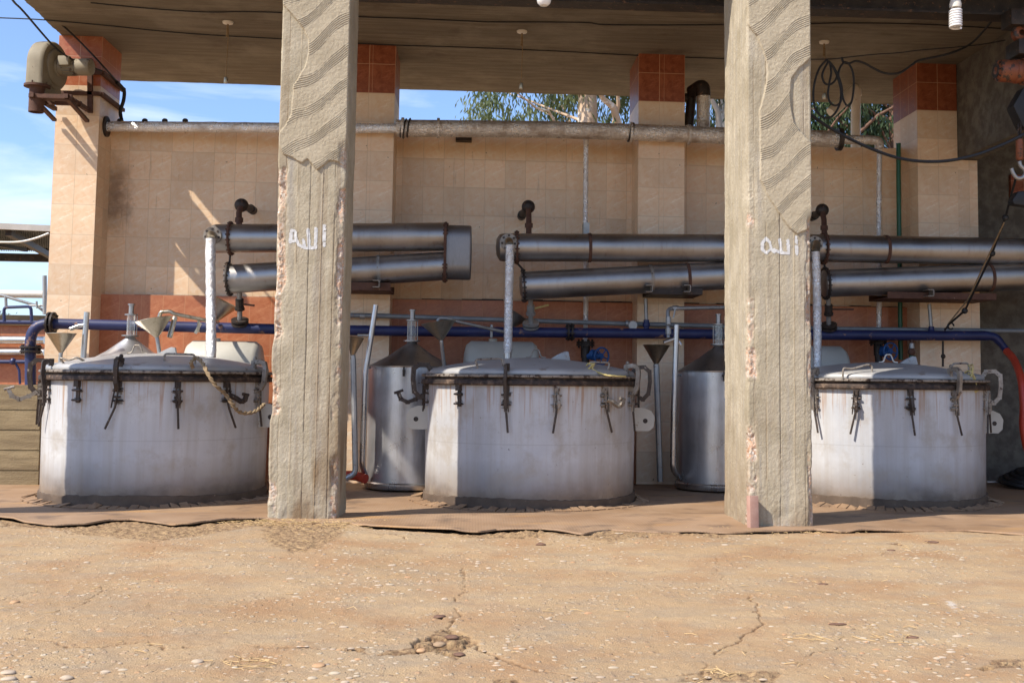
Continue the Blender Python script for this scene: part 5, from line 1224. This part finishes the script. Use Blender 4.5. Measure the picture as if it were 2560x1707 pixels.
# ================================================================== WIRES
def wire(pts, r, label, m=None, name='wire', group=None, cat='wire', n=6): 
    b = MB(); b.tube(spline(pts, n), r, 6); return b.build(name, m or mt_black, label=label, cat=cat, group=group)
wire([Q(1,60,-60,10.2), Q(1,120,25,11.0), Q(1,195,100,11.4), Q(1,430,370,12.4), Q(1,560,470,12.6), Q(1,690,530,12.75), Q(1,830,580,13.05)], .011, 'black cable coming down from the upper left to the blower motor')
wire([Q(1,200,-60,12.3), Q(1,295,25,12.5), Q(1,460,165,12.7), Q(1,640,330,13.0), Q(1,840,540,13.1), Q(1,975,690,13.6)], .011, 'black cable crossing the red top of the corner pillar diagonally')
ZC = 5.055
wire([QZ(1,-200,140,ZC), QZ(1,0,148,ZC), QZ(1,360,165,ZC), QZ(1,860,210,ZC), QZ(1,1300,255,ZC), QZ(1,1700,287,ZC), QZ(1,2300,320,ZC), QZ(2,850,358,ZC), QZ(2,1150,372,ZC), QZ(2,1700,388,ZC), QZ(2,2352,415,ZC), QZ(3,600,425,ZC), QZ(3,1160,455,ZC), QZ(3,1870,482,ZC)], .007, 'long black wire strung along the soffit, the one nearer the back wall')
wire([QZ(1,740,25,ZC), QZ(1,1200,70,ZC), QZ(1,1660,100,ZC), QZ(1,2000,98,ZC), QZ(1,2300,106,ZC), QZ(2,850,140,ZC), QZ(2,1300,155,ZC), QZ(2,1850,180,ZC), QZ(3,0,182,ZC), QZ(3,700,186,ZC), QZ(3,950,206,ZC), QZ(3,1860,205,ZC), QZ(4,620,196,ZC), QZ(4,900,190,ZC), QZ(4,1500,200,ZC), QZ(4,2200,238,ZC)], .007, 'long black wire strung along the soffit, the one nearer the yard')
def rose(x, y, yl, lb):
    p = DZ(x, y, 5.068); root = thing('ceiling_rose', tuple(p), lb, 'ceiling rose', 'ceiling roses with bare lamp holders'); b = MB()
    b.lathe([(0,-.028),(.03,-.027),(.055,-.018),(.06,0)], p, (0,0,1), 24); b.build('plate', mt_white, root)
    zb = P(x*K, yl*K, p.y).z; b = MB(); b.tube([p-Vector((0,0,.02)), p+Vector((.01,0,-.1)), Vector((p.x, p.y, zb+.06))], .005, 6); b.tube([p-Vector((0,0,.02)), p-Vector((.006,0,.17))], .012, 6); b.build('cord', mt_rope, root)
    b = MB(); b.lathe([(.012,.06),(.022,.05),(.024,0),(.02,-.012),(0,-.012)], (p.x,p.y,zb), (0,0,1), 14); b.build('lamp_holder', mt_funnel, root)
rose(524/1.0, 48, 190, 'ceiling rose with a hanging lamp holder, between the corner pillar and the left concrete pillar') if False else rose(523.5, 51, 190, 'ceiling rose with a hanging lamp holder, between the corner pillar and the left concrete pillar')
rose(1199, 72, 203, 'ceiling rose with a hanging lamp holder, above the middle still')
rose(1893, 96, 226, 'ceiling rose with a reddish cord, above the coiled cables')
# bulbs that hang at the roof edge
YB_ = 9.4
c_ = P(2389, 48, YB_); root = thing('spiral_bulb', tuple(c_), 'large spiral energy saving bulb hanging at the top right', 'light bulb')
b = MB(); pts = []
for i in range(7*16): a = 2*math.pi*i/16; pts.append(c_+Vector((.048*math.cos(a), .048*math.sin(a), -.078+.155*i/(7*16))))
b.tube(pts, .0105, 8); b.tube([c_+Vector((-.03,0,.07)), c_+Vector((-.03,0,.11))], .010, 8); b.tube([c_+Vector((.03,0,.07)), c_+Vector((.03,0,.11))], .010, 8); b.build('spiral_tube', mt_bulb, root)
b = MB(); b.lathe([(0,.10),(.05,.10),(.052,.13),(.045,.16),(.03,.19),(.022,.23),(.02,.27),(0,.27)], c_, (0,0,1), 24); b.build('base', mt_white, root)
b = MB(); b.tube([c_+Vector((0,0,.26)), Vector((c_.x, c_.y, 5.07))], .006, 6); b.build('cord', mt_black, root)
c_ = P(1360, -14, YB_); root = thing('round_bulb', tuple(c_), 'round white bulb cut by the top edge, above the middle still', 'light bulb')
b = MB(); b.lathe([(0,-.105),(.035,-.10),(.055,-.08),(.063,-.045),(.063,.04),(.05,.09),(.03,.12),(0,.12)], c_, (0,0,1), 28); b.build('globe', mt_bulb, root)
b = MB(); b.tube([c_+Vector((0,0,.11)), c_+Vector((0,0,.19))], .024, 12); b.tube([c_+Vector((0,0,.18)), Vector((c_.x, c_.y, 5.07))], .006, 6); b.build('base', mt_white, root)

# coiled cables on a line, right of the right concrete pillar
def Cz(x, y, Yd): return P(1980+x*.20408, 100+y*.20408, Yd)
YW = 11.2
wire([Cz(60,235,YW), Cz(230,240,YW), Cz(500,235,YW), Cz(700,212,YW), Cz(1000,180,YW), Cz(1300,160,YW), Cz(1568,128,YW), Q(4,1950,372,YW), Q(4,2200,330,YW)], .006, 'thin line stretched under the soffit that carries the coiled cables')
def loop(pts, r=.011, **k):
    pts = [Cz(x, y, YW-.03) for x, y in pts]; b = MB(); b.tube(spline(pts+[pts[0]], 7), r, 8); return b
for pts, lb in (([(420,250),(330,360),(270,560),(265,760),(310,890),(400,955),(500,930),(580,800),(600,640),(560,470),(500,330),(450,270)], 'big loop of black cable hanging on the line, the leftmost coil'),
                ([(450,260),(390,370),(370,450),(400,530),(460,548),(520,510),(550,430),(500,330)], 'small inner loop of black cable hanging within the leftmost coil'),
                ([(460,270),(480,400),(455,540),(440,680),(470,770),(530,805),(590,770),(615,650),(590,500),(520,350)], 'middle narrow loop of black cable in the hanging bunch'),
                ([(640,275),(590,340),(570,440),(610,640),(640,760),(690,810),(735,740),(757,560),(745,400),(700,300),(660,275)], 'rightmost loop of black cable hanging on the line')):
    loop(pts).build('cable_coil', mt_black, label=lb, cat='cable', group='coiled cables on the line')
wire([Cz(610,215,YW), Cz(630,275,YW), Cz(700,290,YW), Cz(780,262,YW), Cz(880,285,YW), Cz(1000,350,YW), Cz(1120,405,YW), Cz(1240,418,YW), Cz(1350,390,YW), Cz(1480,300,YW), Cz(1568,250,YW), Q(4,1740,440,YW), Q(4,1930,350,YW), Q(4,2110,150,10.8)], .012, 'slack black cable sagging from the coils towards the hoist rail', name='cable', cat='cable')
wire([Q(4,560,900,9.6), Q(4,610,940,9.7), Q(4,740,1030,9.9), Q(4,900,1120,10), Q(4,1090,1210,10), Q(4,1300,1285,10), Q(4,1500,1318,10), Q(4,1720,1315,10), Q(4,1950,1270,10), Q(4,2150,1195,10), Q(4,2300,1125,10), Q(4,2420,1060,10)], .016, 'thick black cable sagging across from the right concrete pillar to the hoist', name='cable', cat='cable')
# white vent pipe behind the wall
r_ = thing('vent_pipe', tuple(Cz(780,1300,14.1)), 'cream plastic vent pipe with a slanting arm behind the back wall', 'pipe')
b = MB(); b.tube([Cz(782,660,14.1), Cz(778,1500,14.1)], .062, 20); b.build('upright', mt_white, r_)
b = MB(); b.tube(fillet([Cz(786,690,14.1), Cz(780,590,14.1), Cz(640,740,14.05), Cz(475,895,14.0)], .08), .070, 20); b.build('elbow_arm', mt_white, r_)
r_ = thing('wrapped_stack', tuple(Q(3,1690,1040,13.2)), 'brown wrapped upright stack pipe beside the red top of the middle pillar', 'pipe')
b = MB(); foiltube(b, [Q(3,1692,1050,13.2), Q(3,1692,770,13.2)], .082, 22, .04, .03, 0); b.build('wrap', mt_foilb, r_, ang=80)
b = MB(); b.tube(fillet([Q(3,1692,790,13.2), Q(3,1690,700,13.2), Q(3,1600,760,13.35)], .1), .088, 18); b.tube([Q(3,1600,760,13.35), Q(3,1575,1030,13.4)], .06, 12); b.ball(Q(3,1545,800,13.35), .055, 12); b.build('elbow', mt_iron, r_)
b = MB(); b.box(Q(2,1632,1120,13.5).x, Q(2,1762,1120,13.5).x, 13.45, 13.6, Q(2,1632,1150,13.5).z, Q(2,1632,1115,13.5).z); b.box(Q(2,1735,1120,13.42).x, Q(2,1762,1120,13.42).x, 13.4, 13.46, Q(2,1735,1158,13.5).z, Q(2,1632,1110,13.5).z); b.build('pipe_support', mt_iron, smooth=False, label='small dark bracket under the foil main between the two tiled pillars', cat='bracket')
b = MB()
for px_ in (300, 362, 412, 463): b.ball(P(px_, 302, 13.62), .028, 8, sc=(1.3,1,1))
b.tube([P(290,305,13.62), P(690,309,13.62)], .01, 6); b.build('wall_wire', mt_iron, label='dark knotted wire lying along the wall top above the foil main', cat='wire')

# ================================================================== HOIST
def Hz(x, y, Yd): return P(2360+x*.35714, y*.35714, Yd)
YH = 10.3
ho = thing('hoist', tuple(Hz(600,500,YH)), 'rusty orange electric hoist with a steel hook at the right edge under the roof', 'hoist')
b = MB(); c0 = Hz(372,497,YH); c1_ = Hz(760,497,YH); dx_ = Vector((1,0,0))
b.lathe([(0,-.02),(.06,-.015),(.10,.01),(.108,.05),(.108,.16),(.118,.17),(.118,.20),(.108,.21),(.108,.9),(.0,.9)], c0, dx_, 36)
for k in range(24):
    a = 2*math.pi*k/24; d_ = Vector((0,math.cos(a),math.sin(a))); b.bar(c0+dx_*.24+d_*.115, c0+dx_*.60+d_*.115, .005, .022, up=d_)
b.build('motor', mt_orange, ho, ang=35)
b = MB(); b.disc(c0-dx_*.012, dx_, .07, .01, 20)
for k in range(8): a = 2*math.pi*k/8; b.bar(c0-dx_*.014, c0+Vector((.0,math.cos(a)*.1,math.sin(a)*.1)), .012, .01)
b.build('fan_grille', mt_iron, ho)
b = MB(); zc_ = Vector((0,0,1)); b.box(Hz(470,0,YH).x, Hz(470,0,YH).x+.5, YH-.14, YH+.14, Hz(500,405,YH).z, Hz(500,300,YH).z); b.tube([Hz(500,240,YH), Hz(500,170,YH)], .03, 10); b.box(Hz(435,0,YH).x, Hz(435,0,YH).x+.6, YH-.1, YH+.12, Hz(500,195,YH).z, Hz(500,118,YH).z+.05); b.build('trolley', mt_iron, ho, bevel=.01)
b = MB(); b.lathe([(.03,-.05),(.07,-.03),(.075,.03),(.03,.05)], Hz(530,240,YH), (0,1,0), 20); b.build('suspension_eye', mt_orange, ho)
b = MB(); b.prism([Hz(485,740,YH), Hz(560,610,YH), Hz(680,640,YH), Hz(660,880,YH), Hz(560,900,YH)], (0,.16,0)); b.build('chain_bag', mt_black, ho, bevel=.02)
b = MB()
for k in range(9):
    q = Hz(530, 870+k*13, YH); b.tube(arc(q, (1,0,0) if k % 2 else (0,1,0), (0,0,1), .017, 0, 2*math.pi, 10), .007, 6, cap=False)
b.build('chain', mt_iron, ho)
b = MB(); b.lathe([(.02,.0),(.035,-.01),(.037,-.19),(.025,-.21),(0,-.21)], Hz(528,972,YH), (0,0,1), 20)
b.build('hook_block', mt_orange, ho)
b = MB(); hk = [(528,1130),(535,1160),(560,1185),(570,1215),(545,1245),(510,1245),(485,1215),(472,1180)]; b.tube(spline([Hz(x,y,YH) for x,y in hk], 5), [.016]*6+[.02]*12+[.022]*10+[.018]*6+[.006]*2 if False else .018, 10); b.build('hook', mt_galv, ho)
b = MB(); b.prism([Hz(480,1400,YH), Hz(520,1340,YH), Hz(640,1330,YH), Hz(640,1450,YH), Hz(490,1430,YH)], (0,.12,0)); b.build('control_box', mt_black, bevel=.015, label='black control box hanging below the hoist hook', cat='control box')
b = MB(); b.box(Hz(440,0,13.7).x, Hz(530,0,13.7).x, 13.68, 13.745, Hz(480,1385,13.7).z, Hz(480,1225,13.7).z); b.build('brick_patch', mt_redd, smooth=False, label='small patch of bare red brick in the dark wall behind the hook', cat='brick patch')
rp = [Q(8,2290,0,10.4), Q(8,2200,340,10.9), Q(8,2092,632,11.4), Q(8,1868,1100,12.0), Q(8,1740,1210,12.3), Q(8,1708,1255,12.75)]
b = MB(); b.tube(rp, .012, 8)
for k in (1,2,3): b.ball(rp[k], .035, 10)
for k in (.3,.6): b.ball(rp[1]+(rp[2]-rp[1])*k, .018, 8)
b.tube(arc(rp[4]+Vector((.02,0,-.02)), (1,0,0), (0,0,1), .035, 0, 5.5, 10), .010, 6); b.build('black_rope', mt_black, label='knotted black rope running from the hoist down to the blue main', cat='rope')
b = MB(); b.tube([Q(8,2190,380,10.8), Q(8,2010,760,11.4), Q(8,1900,1000,11.9), Q(8,1735,1205,12.3)], .008, 8); b.build('tan_rope', mt_rope, label='thin tan rope running beside the knotted black rope', cat='rope')

# small things on the floor
pipe('orange_pipe', [Q(10,660,1140,12.2), Q(10,800,1135,12.2), Q(10,895,1165,12.1)], .05, mt_hose, 'short orange drain pipe on the floor between the left concrete pillar and the vessel')
pipe('steel_rod', [Q(12,2050,1190,12.9), Q(12,2270,1193,12.9)], .014, mt_steelp, 'bare steel rod lying on the floor right of the right still', 'rod', fil=0)
b = MB(); c_ = Q(12,2290,1175,12.8); c_.z = .08
for k in range(4): b.tube(arc(c_+Vector((.1+.06*k,.03*k,.03*k)), (1,0,0), (0,1,.15), .26-.02*k, 0, 6.2, 26), .035, 8)
b.build('hose_coil', mt_black, label='black hose coiled on the floor at the right edge', cat='hose')

# ================================================================== TREES BEHIND THE WALL
def leaves(name, clusters, per, m, parent, L_=.17):
    n = 0; V = []; 
    for (c, rad) in clusters:
        m_ = int(per*rad/.35)
        for _ in range(m_):
            d = np.random.normal(size=3)*rad*.45; q = np.array(c)+d
            droop = np.array([np.random.normal()*.45, np.random.normal()*.45, -1.0]); droop /= np.linalg.norm(droop)
            side = np.cross(droop, np.random.normal(size=3)); side /= np.linalg.norm(side)+1e-9
            l = L_*random.uniform(.6, 1.25); w_ = l*.12
            V += [q, q+droop*l*.45+side*w_, q+droop*l, q+droop*l*.45-side*w_]
    V = np.array(V); N = len(V)//4; org = ORG[parent.name]
    me = bpy.data.meshes.new(name); me.vertices.add(len(V)); me.vertices.foreach_set('co', (V-np.array(org)).astype(np.float32).ravel())
    me.loops.add(4*N); me.loops.foreach_set('vertex_index', np.arange(4*N, dtype=np.int32)); me.polygons.add(N)
    me.polygons.foreach_set('loop_start', np.arange(N, dtype=np.int32)*4); me.polygons.foreach_set('loop_total', np.full(N, 4, np.int32)); me.update(calc_edges=True)
    me.materials.append(m); o = bpy.data.objects.new(name, me); COL.objects.link(o); o.parent = parent; return o
def tree(x_src, Yt, tr, label, bark, leaf, cx0, cx1, z0, z1, ncl, per, limbs, seed, trunkz=9.5, twigs=True):
    random.seed(seed); np.random.seed(seed)
    bx_ = P(x_src, 285, Yt).x; root = thing('eucalyptus_tree', (bx_, Yt, -.1), label, 'tree', 'eucalyptus trees behind the back wall')
    b = MB(); pts = []; rr = []
    for i in range(14):
        k = i/13; pts.append((bx_+.12*math.sin(k*3), Yt+.1*math.sin(k*2), -.1+(trunkz+.1)*k)); rr.append(tr*(1.35-.75*k))
    b.tube(pts, rr, 18)
    X0 = P(cx0, 285, Yt).x; X1 = P(cx1, 285, Yt).x; cl = []
    for i in range(ncl):
        x = random.uniform(X0, X1); z = z0+(z1-z0)*random.random()**.8; y = Yt+random.uniform(-.5, 3.2)
        e = abs((x-(X0+X1)/2)/((X1-X0)/2)); 
        if random.random() < e*.55: continue
        cl.append(((x, y, z), random.uniform(.18, .48)))
    for a_, c_, r0 in limbs:
        p0 = P(a_[0], a_[1], Yt-.3); p1 = P(c_[0], c_[1], Yt-.6); b.tube([p0, p0*.5+p1*.5+Vector((.05,0,.1)), p1, p1+(p1-p0)*1.4], [r0, r0*.85, r0*.7, r0*.3], 10)
    for i, (c_, r_c) in enumerate(cl):
        if i % 9: continue
        s = Vector((bx_+random.uniform(-.1,.1), Yt, max(3.5, c_[2]-random.uniform(.4, 1.6)))); e_ = Vector(c_)
        mdl = s*.4+e_*.6+Vector((0,0,random.uniform(.0,.35))); b.tube([s, mdl, e_], [.035, .018, .007], 6)
    b.build('trunk', bark, root, ang=60)
    leaves('crown', cl, per, leaf, root); return root
tree(1458, 23, .25, 'eucalyptus with a thick orange-brown trunk, seen over the wall beside the middle tiled pillar', mt_bark, mt_leaf, 1180, 1700, 5.4, 10.5, 330, 76, [((1545,310),(1510,250),.085),((1535,310),(1545,240),.05),((1390,310),(1340,270),.03)], 5)
tree(1800, 24, .14, 'thin eucalyptus seen between the wrapped stack and the right concrete pillar', mt_barkg, mt_leafd, 1640, 1960, 5.2, 10, 260, 80, [((1798,330),(1780,250),.07)], 9)
tree(2235, 22, .2, 'dense dark eucalyptus seen over the wall behind the cream vent pipe', mt_chip, mt_leafd, 1960, 2420, 4.8, 10, 620, 95, [((2150,330),(2230,270),.035),((2070,330),(2110,280),.025)], 13)
tree(20, 60, .3, 'distant round tree at the far left, below the white wrapped pipe', mt_barkg, mt_leafd, -70, 34, 1.5, 4.3, 90, 60, [], 17, 3.5)

# ================================================================== LOOSE STONES, CHIPS AND STRAW
random.seed(3); np.random.seed(3)
b = MB(); cnt = 0
while cnt < 1300:
    yy = 3.9+(9.0-3.9)*random.random()**1.35; xx = yy*random.uniform(-.56, .45)
    d_ = float(fbm(np.array([xx*1.6]), np.array([yy*1.6]), 3, 44)[0])
    left = 1.3 if xx < 0 else .8
    if random.random() > max(.06, (d_-.42)*4)*left: continue
    s_ = random.choice([.004,.005,.006,.006,.008,.010,.010,.014])*random.uniform(.7,1.25)
    if yy > float(yedge(xx))-.12: continue
    zz_ = .06+(float(fbm(np.array([xx*.7]), np.array([yy*.7]), 3, 5)[0])-.5)*.045+(float(fbm(np.array([xx*4.]), np.array([yy*4.]), 4, 8)[0])-.5)*.014
    if any(polydist(np.array([xx]), np.array([yy]), pt, True)[0] < .08 or inpoly(np.array([xx]), np.array([yy]), pt)[0] for pt in pits[:1]): continue
    b.ball((xx, yy, zz_+s_*.02), s_, 7, random.choice([0,0,1,2]), (random.uniform(1,1.7), random.uniform(.7,1.2), .42)); cnt += 1
mt_st2 = paint('pebble_stone_pale', (.40,.31,.21), (.50,.41,.29), .85, 12); mt_st3 = paint('pebble_stone_orange', (.38,.21,.11), (.50,.31,.16), .85, 12)
b.build('pebbles', [mt_stone, mt_st2, mt_st3], label='small rounded pebbles set in the worn ground', cat='pebbles', kind='stuff')
def ghz(x, y): return .06+(float(fbm(np.array([x*.7]), np.array([y*.7]), 3, 5)[0])-.5)*.045+(float(fbm(np.array([x*4.]), np.array([y*4.]), 4, 8)[0])-.5)*.014
mt_soil2 = paint('earthy_lump', (.26,.165,.095), (.36,.25,.15), .95, 12)
def stone(r_g, x, y, sx, sy, sz, m, label, name='stone', cat='stone', rz=0):
    p = QZ(r_g, x, y, .065); g_ = ghz(p.x, p.y); bm = bmesh.new(); bmesh.ops.create_icosphere(bm, subdivisions=3, radius=1)
    sd_ = random.random()*50
    for v in bm.verts:
        k = 1+.32*(float(fbm(np.array([v.co.x*1.6+sd_]), np.array([v.co.y*1.6+v.co.z*2]), 3, 2)[0])-.5)
        v.co = Vector((v.co.x*sx*k, v.co.y*sy*k, v.co.z*sz*k))
    me = bpy.data.meshes.new(name); bm.to_mesh(me); bm.free(); me.materials.append(m); me.shade_smooth()
    o = bpy.data.objects.new(name, me); COL.objects.link(o); o.location = (p.x, p.y, g_+sz*.35); o.rotation_euler = (0,0,rz); tag(o, label, cat)
stone(14, 515, 1380, .026, .03, .007, mt_st3, 'flat pale orange stone chip at the bottom, left of the broken hollow')
stone(13, 1612, 1355, .024, .02, .010, mt_stone, 'angular cream stone near the bottom, below the left concrete pillar')
stone(13, 65, 1435, .030, .024, .009, mt_stone, 'smooth oval cobble at the lower left edge, the upper of two')
stone(13, 70, 1488, .030, .022, .009, mt_stone, 'smooth oval cobble in the lower left corner, the lower of two')
stone(13, 545, 1480, .026, .018, .010, mt_stone, 'grey-brown rounded cobble at the bottom left')
stone(13, 228, 1470, .014, .012, .007, mt_st2, 'small cream pebble at the bottom left between two cobbles')
stone(13, 120, 862, .022, .03, .008, mt_st3, 'orange stone chip at the left edge, beside a thin crack')
stone(14, 1600, 1150, .03, .026, .012, mt_chip, 'broken lump of concrete in the hollow at the bottom centre')
stone(14, 1500, 1215, .028, .026, .012, mt_soil2, 'second lump of concrete low in the hollow at the bottom centre')
stone(14, 1660, 1290, .024, .022, .008, mt_chip, 'dark brown crumb of earth just below the hollow')
stone(14, 1350, 1270, .02, .018, .01, mt_st3, 'pinkish stone on the rim of the hollow')
stone(15, 365, 378, .035, .02, .012, mt_chip, 'dark bark lump by the torn floor edge, in front of the middle still')
stone(14, 1497, 965, .028, .035, .006, mt_chip, 'dark brown bark flake above the hollow', 'bark_flake', 'bark flake', -.5)
stone(16, 1435, 1143, .030, .018, .006, mt_chip, 'dark bark flake at the right, nearest to the camera', 'bark_flake', 'bark flake', -.3)
stone(16, 1268, 441, .028, .022, .005, mt_chip, 'small dark bark flake in front of the right still', 'bark_flake', 'bark flake', -.2)
stone(16, 1600, 366, .05, .04, .006, mt_chip, 'black curled bark flake near the torn floor edge at the right', 'bark_flake', 'bark flake', -.2)
stone(16, 708, 713, .030, .018, .005, mt_chip, 'brown bark flake in front of the right concrete pillar', 'bark_flake', 'bark flake', -.1)
stone(16, 830, 1045, .045, .014, .006, mt_chip, 'long thin bark flake low at the right', 'bark_flake', 'bark flake', -.05)
b = MB()
def straw(x, y, s, z=None):
    a = random.uniform(0, math.pi); l = s*random.uniform(.4, 1.3); z0 = (ghz(x, y) if z is None else z)+.003; d_ = Vector((math.cos(a), math.sin(a), 0)); e_ = Vector((-d_.y, d_.x, 0))*random.uniform(-.35,.35)*l
    p = Vector((x, y, z0)); b.tube([p, p+d_*l*.5+e_+Vector((0,0,random.uniform(.0,.012))), p+d_*l], .0016, 4, cap=False)
for _ in range(520): straw(random.gauss(-1.25, .34), 9.26-abs(random.gauss(0, .22)), .07)
for _ in range(160): straw(random.gauss(2.5, .35), 8.8-abs(random.gauss(0, .12)), .06)
for _ in range(150): yy = random.uniform(4.2, 9); straw(yy*random.uniform(-.5,.43), yy, .06)
for cxx, cyy in ((13,1950),(13,2060),(16,670),(16,1280),(15,1900)):
    p = QZ(cxx, cyy, 1380 if cxx == 13 else 1180 if cxx == 16 else 1480, .06)
    for _ in range(9): straw(p.x+random.gauss(0,.06), p.y+random.gauss(0,.05), .10)
b.build('straw', mt_straw, label='thin scattered straw and dry stalks on the ground', cat='straw', kind='stuff')
